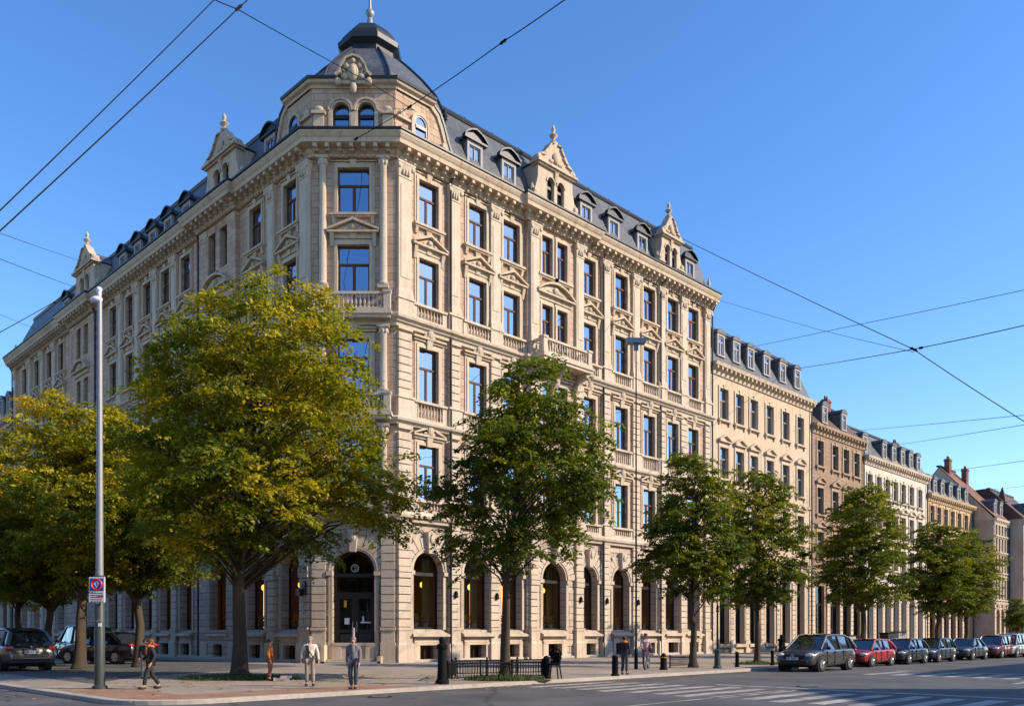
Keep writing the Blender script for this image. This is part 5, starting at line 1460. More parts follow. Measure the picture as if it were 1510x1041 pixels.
    for x, d in ((.508*L,1),(-.503*L,-1)):
        z = .50 if d > 0 else .66
        p_ = MB().box(min(x,x+d*.015),max(x,x+d*.015),-.26,.26,z,z+.115).build('number_plate', M['plate'], c)
        xm_ = x+d*.017
        m_ = MB()
        for i in range(8):
            if i in (2,): continue
            y_ = -.21+i*.053; m_.box(min(xm_,xm_+.003*d),max(xm_,xm_+.003*d),y_,y_+.034,z+.028,z+.088)
        m_.build('plate_marks', M['ink'], p_)
    MB().box(-.3*L,.3*L,-W*.7,W*.7,.16,.30).build('underbody', M['black_plastic'], c)
    return c
grey = paint('graphite_paint', (.075,.072,.070), .5); redp = paint('red_paint', (.33,.010,.014), .2); black = paint('black_paint', (.013,.014,.016), .2)
blu = paint('dark_blue_paint', (.018,.026,.040), .4); dgrey = paint('dark_grey_paint', (.040,.043,.048), .4); drd = paint('dark_red_paint', (.17,.020,.015), .3); silv = paint('silver_paint', (.42,.44,.46), .6); bronz = paint('bronze_grey_paint', (.10,.088,.072), .5)
def park(px, n, label, body, **kw):
    t_ = t_right(px, n); p = on_right(t_, n, 0.0); return car(label, p, -dR, body, **kw)
park(1204, 20.7, 'graphite grey hatchback parked nearest, its front towards the crossing', grey, sc=1.13, height=1.58)
park(1278, 20.0, 'bright red hatchback parked behind the graphite one', redp, sc=.98)
park(1331, 20.0, 'black hatchback parked behind the bright red car', black, sc=.98, length=4.2)
park(1375, 20.0, 'dark blue hatchback parked between the black and the dark grey cars', blu, sc=.96, height=1.6)
park(1424, 20.0, 'dark grey car parked fifth from the crossing with pale headlights', dgrey, sc=1.0, kind='sedan', height=1.5)
park(1466, 20.0, 'dark red estate car parked before the silver van', drd, sc=1.05, kind='van', height=1.62)
park(1488, 20.2, 'silver van parked second from the right edge', silv, sc=1.05, kind='van', height=1.72)
park(1505, 20.2, 'bronze grey van parked at the right edge', bronz, sc=1.05, kind='van', height=1.7)
cg = 'cars standing in the left street'
pc_ = ground_at(50, 988.5); hd = Vector((-.74,.67,0)).normalized()
car('bronze grey hatchback seen from behind at the left edge with red tail lights', pc_ + hd*1.9 + Vector((-.35,0,0)), hd, bronz, sc=1.20, group=cg, height=1.62, name='parked_car')
pc_ = ground_at(160, 978.5); hd2 = Vector((-.93,.36,0)).normalized()
car('black saloon standing behind the steel lamp pole', pc_ + hd2*.6+Vector((0,.8,0)), hd2, black, sc=1.22, group=cg, kind='sedan', length=4.6, height=1.46)
pc_ = point_at(122, 934, 58); pc_.z = KERB; car('dark van farther back behind the black saloon', pc_, Vector((-.75,.66,0)), dgrey, sc=1.2, group=cg, kind='van', height=1.85)

# ------------------------------------------------------------------ people
def skin_mesh(name, verts, edges, root, mat, sub=1):
    keys = list(verts); idx = {k: i for i, k in enumerate(keys)}
    me = bpy.data.meshes.new(name); me.from_pydata([verts[k][0] for k in keys], [(idx[a], idx[b]) for a, b in edges], [])
    o = bpy.data.objects.new(name, me); COL.objects.link(o)
    o.modifiers.new('s', 'SKIN'); sm = o.modifiers.new('u', 'SUBSURF'); sm.levels = sub; sm.render_levels = sub
    if not me.skin_vertices: me.attributes.new
    for k, i in idx.items():
        v = me.skin_vertices[0].data[i]; r = verts[k][1]; v.radius = (r, r) if not isinstance(r, tuple) else r; v.use_root = (k == root)
    dg = bpy.context.evaluated_depsgraph_get()
    out = bpy.data.meshes.new_from_object(o.evaluated_get(dg)); out.name = name
    bpy.data.objects.remove(o); out.materials.clear(); out.materials.append(mat)
    out.polygons.foreach_set('use_smooth', [True]*len(out.polygons))
    return out
def person(label, loc, rz, pose=None, top=None, legs=None, hair=None, scarf=None, H=1.62, skirt=False, extra=None, coat=.0, shoe=None):
    """local -y is the way the figure faces; pose overrides joints (1.75 m figure)"""
    J = dict(pelvis=(0,0,.96), waist=(0,0,1.10), chest=(0,-.01,1.30), neck=(0,0,1.47), skull=(0,-.01,1.60), crown=(0,.0,1.69), chin=(0,-.06,1.54), nose=(0,-.115,1.60))
    for s, n_ in ((1,'l'),(-1,'r')):
        J.update({'sh'+n_:(s*.19,.01,1.40),'el'+n_:(s*.235,.02,1.12),'wr'+n_:(s*.245,-.05,.88),'hip'+n_:(s*.095,0,.93),'kn'+n_:(s*.10,-.02,.50),'an'+n_:(s*.105,.02,.09),'toe'+n_:(s*.125,-.15,.04)})
    if pose: J.update(pose)
    p = thing('person', label, 'person', loc, rz); p.scale = (H/1.75,)*3
    RD = dict(pelvis=.115, waist=.105, chest=.13, neck=.052, skull=.085, crown=.06, chin=.05, nose=.018)
    for n_ in 'lr': RD.update({'sh'+n_:.06,'el'+n_:.042,'wr'+n_:.028,'hip'+n_:.085,'kn'+n_:.058,'an'+n_:.04,'toe'+n_:.035})
    V = {k: (J[k], RD[k]) for k in J}
    E = [('pelvis','waist'),('waist','chest'),('chest','neck'),('neck','skull'),('skull','crown'),('neck','chin'),('skull','nose')]
    for n_ in 'lr':
        E += [('chest','sh'+n_),('sh'+n_,'el'+n_),('el'+n_,'wr'+n_),('pelvis','hip'+n_),('hip'+n_,'kn'+n_),('kn'+n_,'an'+n_),('an'+n_,'toe'+n_)]
        w = Vector(J['wr'+n_]); d = (w-Vector(J['el'+n_])).normalized(); s = 1 if n_ == 'l' else -1
        side = Vector((0,-1,0)); side = (side-d*side.dot(d)).normalized()
        V['pm'+n_] = (tuple(w+d*.07), .030); E.append(('wr'+n_,'pm'+n_))
        for f_, (u, ln) in enumerate(((-.028,.070),(-.009,.082),(.010,.078),(.028,.062))):
            a_ = w+d*.10+side*u; b_ = a_+d*ln*.55+Vector((-s*.008,0,0)); c_ = b_+d*ln*.4+Vector((-s*.018,0,0))
            for nm, q in (('a',a_),('b',b_),('c',c_)): V[f'f{n_}{f_}{nm}'] = (tuple(q), .0095)
            E += [('pm'+n_,f'f{n_}{f_}a'),(f'f{n_}{f_}a',f'f{n_}{f_}b'),(f'f{n_}{f_}b',f'f{n_}{f_}c')]
        V['t1'+n_] = (tuple(w+d*.06+side*.045), .011); V['t2'+n_] = (tuple(w+d*.10+side*.055+Vector((-s*.02,0,0))), .010); E += [('pm'+n_,'t1'+n_),('t1'+n_,'t2'+n_)]
    link('body', skin_mesh('body', V, E, 'pelvis', M['skin']), p)
    Vx = Vector
    # jacket: torso and sleeves; trousers; shoes
    hem = tuple(Vx(J['pelvis'])+Vx((0,0,-.06-coat)))
    TV = {'hem':(hem,.155 if coat < .2 else .19),'waist':(J['waist'],.145),'chest':(J['chest'],.165),'col':(tuple(Vx(J['neck'])+Vx((0,0,-.03))),.075)}; TE = [('hem','waist'),('waist','chest'),('chest','col')]
    for n_ in 'lr':
        cu = Vx(J['wr'+n_]).lerp(Vx(J['el'+n_]),.06)
        TV['sh'+n_] = (J['sh'+n_],.078); TV['el'+n_] = (J['el'+n_],.060); TV['cu'+n_] = (tuple(cu),.045); TE += [('chest','sh'+n_),('sh'+n_,'el'+n_),('el'+n_,'cu'+n_)]
    link('jacket', skin_mesh('jacket', TV, TE, 'chest', top), p)
    LV = {'pelvis':(J['pelvis'],.135)}; LE = []
    for n_ in 'lr':
        LV['hip'+n_] = (J['hip'+n_],.105); LV['kn'+n_] = (J['kn'+n_],.080); LV['an'+n_] = (tuple(Vx(J['an'+n_])+Vx((0,0,.03))),.070)
        LE += [('pelvis','hip'+n_),('hip'+n_,'kn'+n_),('kn'+n_,'an'+n_)]
    link('trousers', skin_mesh('trousers', LV, LE, 'pelvis', legs), p)
    for n_ in 'lr':
        a_, t_ = Vx(J['an'+n_]), Vx(J['toe'+n_]); m_ = a_.lerp(t_,.5)
        sh_ = MB().ball((0,0,0),.052,.15,.05,10,6); dv = (t_-a_); 
        link('shoe', sh_.mesh('shoe', shoe or M['black_plastic'], smooth=True), p, T(m_.x,m_.y,.05) @ RZ(math.atan2(dv.x,-dv.y)))
    sk = Vx(J['skull'])
    fc = MB()
    for s in (-1,1): fc.ball((sk.x+s*.032,sk.y-.080,sk.z+.015),.012,.008,.008,6,4)
    fc.box(sk.x-.022,sk.x+.022,sk.y-.085,sk.y-.075,sk.z-.06,sk.z-.052); fc.build('face', M['ink'], p)
    er = MB()
    for s in (-1,1): er.ball((sk.x+s*.082,sk.y+.01,sk.z),.014,.022,.034,6,4)
    er.build('ears', M['skin'], p, None, True)
    if hair:
        col, kind = hair
        hb = MB()
        hb.ball((sk.x,sk.y+.022,sk.z+.045),.098,.105,.098,14,9)
        if kind == 'long': hb.ball((sk.x,sk.y+.07,sk.z-.09),.10,.065,.20,12,8)
        hb.build('hair', col, p, None, True)
    if scarf:
        nk = Vx(J['neck']); MB().torus((nk.x,nk.y-.01,nk.z-.01),.085,.055,'z',18,8).ball((nk.x+.02,nk.y-.13,nk.z-.14),.07,.05,.16,8,6).build('scarf', scarf, p, None, True)
    if extra: extra(p, J)
    return p
dk = plain('dark_cloth', (.028,.028,.032), .9); gy = plain('grey_cloth', (.20,.19,.18), .9); bei = plain('beige_cloth', (.52,.43,.33), .9); cream = plain('cream_cloth', (.62,.55,.45), .9)
orange = plain('orange_cloth', (.60,.17,.03), .85); auburn = plain('auburn_hair', (.16,.045,.012), .5); brownh = plain('brown_hair', (.035,.022,.014), .5); greyh = plain('grey_hair', (.26,.22,.19), .6); denim = plain('denim', (.055,.065,.085), .9); plum = plain('grey_plum_cloth', (.17,.15,.17), .9); tan_ = plain('tan_trousers', (.30,.24,.18), .9)
fcam = lambda p: math.atan2(-p.x, p.y)*-1.0
q = ground_at(222, 1015.5)
def bag(p, J): MB().ball((-.30,.02,.92),.07,.14,.15,10,6).build('handbag', dk, p, None, True); MB().tube([(-.27,.0,1.05),(-.22,.05,1.42)],.012,5).build('strap', dk, p)
person('woman with auburn hair and orange scarf walking left past the steel lamp pole', q, math.radians(-58), dict(knl=(.10,-.16,.52),anl=(.10,-.22,.10),toel=(.12,-.38,.05),knr=(-.10,.06,.50),anr=(-.10,.30,.12),toer=(-.11,.16,.03),ell=(.24,.10,1.13),wrl=(.24,-.02,.90),elr=(-.24,-.08,1.14),wrr=(-.22,-.24,.98)), dk, dk, (auburn,'long'), orange, 1.55, extra=bag)
q = ground_at(214, 1000); person('person in grey trousers behind the walking woman', q, math.radians(30), dict(knl=(.11,-.1,.51),anl=(.12,-.08,.09)), dk, gy, (brownh,'short'), None, 1.5)
q = ground_at(398, 1003)
person('thin person in dark coat with orange sleeve leaning beside the largest tree', q, math.radians(95), dict(skull=(0,.02,1.60),neck=(0,0,1.46),anl=(.10,.10,.09),toel=(.12,-.06,.04),anr=(-.10,.0,.09)), orange, plain('rust_cloth',(.28,.10,.055),.9), (brownh,'short'), None, 1.5)
q = ground_at(457, 1011)
def vest(p, J):
    MB().prism([(-.12,1.42),(-.03,1.42),(0,1.15),(-.02,1.0),(-.15,1.05)],-.185,-.15).build('vest', dk, p)
    MB().tube([(-.15,-.16,1.40),(.0,-.185,1.2),(.15,-.15,.98)],.02,5).build('strap', dk, p)
person('grey haired man in cream shirt and dark strap standing at the kerb facing the road', q, math.radians(8), dict(ell=(.27,.02,1.13),wrl=(.30,-.04,.88),elr=(-.27,.02,1.13),wrr=(-.29,-.05,.88)), cream, tan_, (greyh,'short'), None, 1.62, extra=vest)
q = ground_at(521, 1015.5)
def hat(p, J):
    MB().lathe([(.090,1.64),(.085,1.70),(.050,1.73),(.046,2.02),(.04,2.04),(.01,2.04)],(0,.01,0),14).build('tall_hat', greyh, p, None, True)
person('person in grey scarf and tall pale hat standing in front of the entrance', q, math.radians(-5), dict(hipl=(.08,0,.93),hipr=(-.08,0,.93),anl=(.07,.02,.09),toel=(.09,-.14,.04),anr=(-.07,.02,.09),toer=(-.09,-.14,.04),ell=(.215,.03,1.12),wrl=(.21,-.02,.88),elr=(-.215,.03,1.12),wrr=(-.21,-.02,.88)), plum, denim, None, gy, 1.60, extra=hat)
q = ground_at(921, 994)
person('person in black jacket and orange scarf beside the kerb bollard', q, math.radians(150), dict(knl=(.10,-.08,.51),anl=(.10,.06,.09),toel=(.12,-.1,.04)), dk, denim, (brownh,'short'), orange, 1.60)
def poster_coat(p, J): pass
q = ground_at(952, 983.5)
striped = stone('striped_cloth', (.60,.55,.52), (.50,.22,.20), True, .25, .18, .6, .1)
person('person in white and red striped coat holding a bicycle', q, math.radians(10), dict(wrr=(-.24,-.28,1.0),elr=(-.25,-.05,1.12),wrl=(.20,-.28,1.0),ell=(.24,-.05,1.12)), striped, denim, (plain('red_cap',(.45,.03,.03),.7),'short'), None, 1.72, coat=.30)
q = ground_at(1452, 955.5); person('tiny person in pale clothes on the far pavement near the red roofed house', (q.x,q.y,KERB), .3, None, cream, gy, (brownh,'short'), None, 1.65)
q = ground_at(6, 978.5); person('dark clothed person at the far left edge beside the bronze hatchback', (q.x-.2,q.y,KERB), .5, None, dk, denim, (brownh,'short'), None, 1.72)
# two small birds by the hatted person
def bird(px, py, rz, label):
    b = thing('pigeon', label, 'bird', ground_at(px,py), rz, 'pigeons on the pavement'); b.scale = (.6,)*3
    bm_ = {'tail':((.22,0,.20),.018),'rump':((.10,0,.17),.05),'breast':((-.06,0,.19),.07),'neck':((-.13,0,.26),.038),'head':((-.16,0,.31),.034),'beak':((-.215,0,.30),.010)}
    link('body', skin_mesh('body', bm_, [('tail','rump'),('rump','breast'),('breast','neck'),('neck','head'),('head','beak')], 'breast', plain('brown_feathers',(.32,.18,.10),.8)), b)
    MB().tube([(.0,.03,.14),(.0,.03,.0)],.008,5).tube([(.0,-.03,.14),(.0,-.03,.0)],.008,5).build('legs', plain('bird_leg',(.35,.10,.07),.6), b)
bird(508,1003,.2,'brown pigeon left of the person in the tall hat'); bird(534,1002,3.0,'brown pigeon right of the person in the tall hat')

# ------------------------------------------------------------------ street furniture
def lamp_pole():
    q = ground_at(147, 1015)
    p = thing('lamp_pole', 'tall tapering steel lamp pole with a sign plate at the left kerb', 'lamp post', q)
    d = q.y; ht = (1015-437)/FPX*d
    MB().lathe([(.22,0),(.22,.08),(.155,.12),(.14,3.4),(.125,3.42)],(0,0,0),16).build('base', M['pole_green'], p, None, 40)
    MB().lathe([(.115,3.42),(.108,3.6),(.075,ht-.4),(.07,ht-.15),(.02,ht-.1)],(0,0,0),16).build('pole', M['steel'], p, None, 40)
    MB().lathe([(.15,3.38),(.15,3.46)],(0,0,0),16).build('collar', M['pole_green'], p)
    MB().ball((-.10,0,ht-.10),.19,.13,.10,12,8).box(-.06,.04,-.04,.04,ht-.05,ht+.14).ball((-.02,0,ht+.2),.10,.08,.09,8,6).build('lamp_head', plain('white_lamp_housing',(.75,.75,.74),.35), p, None, True)
    MB().tube([(-.16,-.05,2.1),(0,-.165,2.06),(.10,-.14,2.12)],.018,5).build('clamp', M['steel'], p)
    MB().box(-.05,.06,-.155,-.12,3.05,3.22).box(-.04,.05,-.155,-.12,2.6,2.95).box(.02,.1,-.15,-.1,1.9,2.0).build('sticker', M['plate'], p)
    z0 = EYE-KERB+(934-888)/FPX*d; z1 = EYE-KERB+(934-851)/FPX*d; w = 23/FPX*d/2; y = -.165
    pl = MB().box(-w,w,y-.02,y+.02,z0,z1).build('sign_plate', M['plate'], p)
    hh = z1-z0; zm = z0+hh*.46
    MB().box(-w+.035,w-.035,y-.028,y-.021,zm,z1-.04).build('blue_field', M['blue'], pl)
    zc = (zm+z1-.04)/2; r = min(w-.04,(z1-.04-zm)/2)
    MB().torus((0,y-.030,zc),r*.82,r*.17,'y',26,4).build('red_ring', M['red'], pl)
    MB().prism([(-r*.48,zc+r*.12),(-r*.3,zc+r*.45),(0,zc+r*.56),(r*.3,zc+r*.45),(r*.48,zc+r*.12),(0,zc-r*.55)],y-.034,y-.028).build('white_emblem', M['plate'], pl)
    MB().box(-.012,.012,y-.038,y-.034,zc-r*.25,zc+r*.36).build('emblem_mark', M['blue'], pl)
    tx = MB(); rg = random.Random(2)
    for row in (0,1,3,4):
        z = zm-.06-row*hh*.085; x = -w+.05
        while x < w-.08:
            l = rg.uniform(.03,.08); tx.box(x,min(x+l,w-.045),y-.026,y-.021,z-.024,z); x += l+.02
    tx.build('small_print', M['ink'], pl)
    MB().box(-w+.05,w-.05,y-.026,y-.021,zm-.06-2*hh*.085-.022,zm-.06-2*hh*.085+.008).box(w-.22,w-.04,y-.027,y-.021,zm-.06-2*hh*.085,zm-.06-2*hh*.085+.03).build('red_print', M['red'], pl)
lamp_pole()
# pole with lantern on the right pavement, close to the facade line in the picture
def right_pole():
    q = ground_at(938, 986); d = q.y; ht = (986-507)/FPX*d
    p = thing('lamp_pole', 'slim dark lamp pole with flat lantern rising before the right facade', 'lamp post', q)
    MB().lathe([(.09,0),(.09,.9),(.05,1.0),(.028,ht-.1)],(0,0,0),12).build('pole', M['iron'], p, None, 40)
    MB().prism([(-.42,ht),(.42,ht),(.55,ht+.22),(-.48,ht+.24)],-.2,.2).box(-.1,.1,-.1,.1,ht-.3,ht).build('lamp_head', plain('blue_grey_lantern',(.10,.14,.19),.4,.4), p)
right_pole()
def iron_post(px, py, top, label, r=.17, kind='heavy', group=None):
    q = ground_at(px, py); h = (py-top)/FPX*q.y
    p = thing('bollard', label, 'bollard', q, 0, group)
    if kind == 'heavy':
        MB().lathe([(r*1.5,0),(r*1.5,.1),(r*1.1,.16),(r*1.05,.4),(r,.45),(r*.9,h*.72),(r*1.1,h*.74),(r*1.2,h*.77),(r*1.2,h*.82),(r*.6,h*.86),(r*.75,h*.92),(r*.5,h*.97),(.01,h)],(0,0,0),14).build('post', M['iron'], p, None, 40)
    elif kind == 'band':
        MB().lathe([(r*1.2,0),(r*1.2,.06),(r,.1),(r*.92,h*.62),(r*1.1,h*.64),(r*1.1,h*.70)],(0,0,0),12).build('post', M['iron'], p, None, 40)
        MB().lathe([(r*1.12,h*.70),(r*1.12,h*.76)],(0,0,0),12).build('gold_band', plain('ochre_band',(.35,.24,.06),.5), p)
        MB().lathe([(r*.8,h*.76),(r*.85,h*.82),(r*.6,h*.93),(.01,h)],(0,0,0),12).build('cap', M['iron'], p, None, 40)
    else:
        MB().lathe([(r*1.3,0),(r*1.3,.06),(r,.09),(r*.95,h*.86),(r*1.05,h*.88),(r*.8,h*.95),(.01,h)],(0,0,0),12).build('post', M['iron'], p, None, 40)
    return p
iron_post(652, 1008, 938, 'heavy cast iron bollard at the left end of the low railing', .155)
bg = 'iron bollards along the right kerb'
iron_post(806, 1000, 966, 'black bollard at the right end of the low railing', .13, 'slim', bg)
iron_post(907, 996, 965, 'black bollard left of the person in the orange scarf', .13, 'slim', bg)
iron_post(978.5, 987, 962, 'dark bollard with ochre band in front of the mesh guard', .16, 'band', bg)
iron_post(1087, 983, 960, 'thin black bollard between the slender post and the pair tree', .10, 'slim', bg)
iron_post(1139, 980.5, 958, 'thin black bollard just left of the nearest grey car', .09, 'slim', bg)
iron_post(1153, 973, 935, 'tall black tapered post behind the nearest grey car', .22, 'heavy')
def slender():
    q = ground_at(1058, 985); h = (985-887)/FPX*q.y
    p = thing('iron_post', 'slender spear topped iron post with thick green foot', 'post', q)
    MB().lathe([(.22,0),(.22,.08),(.16,.14),(.14,.78),(.18,.82),(.18,.90),(.06,.95)],(0,0,0),12).build('foot', M['pole_green'], p, None, 40)
    MB().lathe([(.05,.95),(.045,h-.5),(.09,h-.46),(.05,h-.40),(.07,h-.3),(.01,h)],(0,0,0),10).build('shaft', M['iron'], p, None, 40)
slender()
# low railing round the tree
def rail(pts, h, label, step=.11):
    o = (pts[0]+pts[-1])/2; o = Vector((o.x,o.y,KERB)); p = thing('low_railing', label, 'railing', o)
    fr = MB(); bars = MB()
    for a, b in zip(pts, pts[1:]):
        a, b = a-o, b-o
        fr.tube([(a.x,a.y,h),(b.x,b.y,h)],.03,6); fr.tube([(a.x,a.y,.12),(b.x,b.y,.12)],.02,6); fr.tube([(a.x,a.y,h*.82),(b.x,b.y,h*.82)],.014,6)
        k_ = int((b-a).length/step)
        for i in range(k_): 
            c = a.lerp(b,(i+.5)/k_); bars.tube([(c.x,c.y,.1),(c.x,c.y,h)],.012,4)
    fr.build('rails', M['iron'], p); bars.build('bars', M['iron'], p)
    n_ = 0
    for a, b in zip(pts, pts[1:]):
        k_ = max(1,round((b-a).length/1.5))
        for i in range(k_+1):
            if i == 0 and n_: continue
            n_ += 1; c = a.lerp(b,i/k_)-o; MB().lathe([(.06,0),(.035,.05),(.035,h+.04),(.05,h+.07),(.01,h+.14)],(c.x,c.y,0),8).build('post', M['iron'], p)
G_ = lambda px, py: ground_at(px, py)
rail([G_(660,1004), G_(800,1000), G_(806,994), G_(672,997), G_(660,1004)], .62, 'low black iron railing enclosing the mossy tree, right of the heavy bollard')
rail([G_(988,984), G_(1017,983)], .5, 'low iron mesh guard left of the slim pair tree', .08)
# black street chair
def chair():
    q = ground_at(817, 1000); c = thing('chair', 'black metal chair with high looped back beside the railing', 'chair', q, math.radians(-20))
    MB().lathe([(.24,.50),(.25,.54),(.22,.58)],(0,0,0),14).build('seat', M['iron'], c, None, 40)
    for x, y in ((-.2,-.2),(.2,-.2),(-.2,.2),(.2,.2)): MB().tube([(x*.8,y*.8,.5),(x*1.15,y*1.15,0)],.028,6).build('leg', M['iron'], c)
    b = MB().torus((0,.22,.92),.20,.035,'y',18,6,0,2*PI); b.tube([(-.17,.2,.55),(-.19,.22,.85)],.03,6); b.tube([(.17,.2,.55),(.19,.22,.85)],.03,6)
    b.box(-.14,.14,.20,.24,.58,.98); b.build('backrest', M['iron'], c)
    MB().tube([(-.22,.2,.78),(-.27,0,.76),(-.25,-.18,.56)],.028,6).build('armrest', M['iron'], c); MB().tube([(.22,.2,.78),(.27,0,.76),(.25,-.18,.56)],.028,6).build('armrest', M['iron'], c)
chair()
# bicycle
def bicycle():
    q = ground_at(956, 985.5); b = thing('bicycle', 'black bicycle standing in front of the person in the striped coat', 'bicycle', q, math.radians(252))
    for x in (0,1.02):
        w = MB().torus((0,0,.34),.33,.03,'y',26,6).build('wheel', M['rubber'], b, T(x,0,0), True)
        r = MB().torus((0,0,.34),.30,.014,'y',26,5)
        for i in range(12):
            a = PI*i/6; r.tube([(0,0,.34),(.30*math.cos(a),0,.34+.30*math.sin(a))],.005,4)
        r.build('rim', M['steel'], w)
    MB().tube([(0,0,.34),(.18,0,.86)],.022,6).tube([(.18,0,.80),(.62,0,.78)],.022,6).tube([(.22,0,.66),(.50,0,.30)],.022,6).tube([(.50,0,.30),(.64,0,.86)],.022,6).tube([(.50,0,.30),(1.02,0,.34)],.018,6).tube([(.62,0,.76),(1.02,0,.34)],.015,6).build('frame', plain('bicycle_paint',(.05,.06,.08),.4), b)
    MB().tube([(.18,0,.86),(.16,0,1.0),(.10,.25,1.02),(.22,.30,.98)],.016,6).tube([(.16,0,1.0),(.10,-.25,1.02),(.22,-.30,.98)],.016,6).build('handlebar', M['steel'], b)
    MB().ball((.66,0,.90),.14,.08,.04,10,6).build('saddle', M['rubber'], b, None, True)
    MB().lathe([(.10,-.02),(.10,.02)],(.50,0,.30),12,'y').tube([(.50,.02,.30),(.50,.12,.16)],.012,5).tube([(.50,-.02,.30),(.50,-.12,.44)],.012,5).build('pedals', M['steel'], b)
    MB().box(-.06,.06,-.04,.04,.72,.84).build('front_light', M['red'], b)
bicycle()
# red sign on a post at the left edge
def red_sign():
    d = 57.0; q = point_at(21, 934, d); p = thing('sign_post', 'red street sign with pale emblem on a thin post at the left edge', 'sign', (q.x,q.y,KERB))
    z1 = EYE-KERB+(934-872)/FPX*d; z0 = EYE-KERB+(934-896)/FPX*d; w = .30
    MB().lathe([(.05,0),(.05,z1)],(.12,.06,0),8).build('post', M['steel'], p)
    n = 8; P = [(-w,z0),(w,z0),(w,z1-.3)]+[(w*math.cos(PI*i/n/1), z1-.3+.3*math.sin(PI*i/n)) for i in range(1,n)]+[(-w,z1-.3)]
    s_ = MB().prism(P,-.03,.03).build('sign_plate', M['red'], p)
    zc = z0+(z1-z0)*.62
    MB().torus((0,-.036,zc),.17,.035,'y',18,4).prism([(-.1,zc-.09),(.02,zc-.09),(.1,zc+.1),(-.04,zc+.1)],-.042,-.032).build('emblem', M['plate'], s_)
    MB().box(-.24,.24,-.038,-.031,z0+.12,z0+.32).build('banner', M['plate'], s_)
    MB().box(-.2,-.05,-.042,-.037,z0+.17,z0+.27).box(.0,.07,-.042,-.037,z0+.17,z0+.27).box(.1,.2,-.042,-.037,z0+.17,z0+.27).build('banner_marks', M['blue'], s_)
red_sign()
# bins and boxes on the far pavement
def box_bin(px, n, w, h, label, mat):
    t_ = t_right(px, n); o = thing('cabinet', label, 'cabinet', on_right(t_, n, KERB), PI/4)
    MB().box(-w/2,w/2,-.3,.3,.08,h).box(-w/2+.05,w/2-.05,-.25,.25,0,.08).build('housing', mat, o); MB().box(-w/2-.05,w/2+.05,-.35,.35,h,h+.07).build('lid', M['iron'], o); MB().box(-.015,.015,-.31,-.295,.15,h-.08).box(.06,.12,-.325,-.295,h*.5,h*.5+.1).build('door_seam', M['iron'], o)
box_bin(1309, 15.5, 1.3, 1.7, 'dark utility cabinet on the pavement above the black car', M['black_plastic']); box_bin(1325, 13, 1.5, 1.8, 'grey utility cabinet on the far pavement behind the black car', plain('cabinet_grey',(.28,.29,.29),.6)); box_bin(1251, 12, 1.3, 1.5, 'grey cabinet on the pavement behind the graphite hatchback', plain('cabinet_pale',(.33,.33,.31),.6))
# broken paving slab and litter by the big tree
o = MB().box(-.28,.28,-.15,.15,0,.10).box(-.05,.35,-.1,.18,.10,.17).build('paving_slab', M['kerb'], None, T(*ground_at(415,1003)) @ RZ(.3)); tag(o, 'loose grey paving slabs right of the largest tree', 'slab')

# manhole covers, drain, fallen leaves
def manhole(px, py, label, z=0.0):
    q = ground_at(px, py, z); o = thing('manhole_cover', label, 'manhole cover', q)
    MB().lathe([(.36,.0),(.36,.008),(.30,.010)],(0,0,0),24).build('cover', M['iron'], o)
    m_ = MB()
    for i in range(-2,3): m_.box(-.22,.22,i*.1-.02,i*.1+.02,.009,.013)
    m_.build('tread', M['steel'], o)
manhole(560, 1027, 'round iron manhole cover in the road before the corner'); manhole(1190, 1012, 'round iron manhole cover in the road before the nearest grey car')
def litter():
    rg = random.Random(9); mb = MB()
    for i in range(900):
        px = rg.uniform(-20,760); cl = rg.choice([(354,999),(354,1002),(118,990),(745,1002),(240,1012)]); p_ = ground_at(cl[0], cl[1]); a = rg.uniform(0,2*PI); r = abs(rg.gauss(0,4.2))
        x, y = p_.x+r*math.cos(a)*1.3, p_.y+r*math.sin(a)*.8
        nn_ = max((Vector((x,y,0))-P0R).dot(nR), (Vector((x,y,0))-P0L).dot(nL))
        z = (KERB if nn_ < 18.8 else 0)+.008; s = rg.uniform(.05,.10); b = rg.uniform(0,PI); c_, s_ = math.cos(b)*s, math.sin(b)*s
        mb.add([(x-c_,y-s_,z),(x+s_*.5,y-c_*.5,z+rg.uniform(0,.03)),(x+c_,y+s_,z+.01),(x-s_*.5,y+c_*.5,z)],[(0,1,2,3)])
    o = mb.build('fallen_leaves', plain('fallen_leaf',(.36,.22,.04),.8,0,.4,4.0), None, None, False, False); tag(o, 'yellow fallen leaves scattered on the pavement under the trees', 'leaves', kind='stuff')
litter()

# ------------------------------------------------------------------ overhead wires
def wire(pts, label, r=.016, sag=.0, knots=(), group='overhead wires'):
    P = [Vector(p) for p in pts]; Q = []
    for a, b in zip(P, P[1:]):
        for i in range(10):
            f_ = i/10; q = a.lerp(b, f_); q.z -= sag*4*f_*(1-f_); Q.append(q)
    Q.append(P[-1]); o0 = Q[0].copy()
    o = MB().tube([q-o0 for q in Q], r, 5).build('overhead_wire', M['iron'], None, T(*o0), 60); tag(o, label, 'wire', group)
    for kp in knots:
        kq = kp-o0; d = (Q[min(len(Q)-1,3)]-Q[0]).normalized()
        MB().tube([kq-d*.32, kq-d*.16, kq, kq+d*.16, kq+d*.32],[r*1.2,r*3.2,r*2.4,r*3.2,r*1.2],6).build('insulator', M['iron'], o)
A = point_at
wire([A(-40,349,24), A(318,-2,36), A(420,-102,40)], 'upper cable of the parallel pair at the top left', .020, .05)
wire([A(-40,377,24), A(352,12,34), A(470,-98,38)], 'lower cable of the parallel pair at the top left', .022, .05, [A(352,12,34)])
w1 = [A(296,-10,33), A(350,14,34), A(545,122,47), A(640,180,53)]
wire(w1, 'cable crossing in front of the corner tower from the upper left', .020, .03)
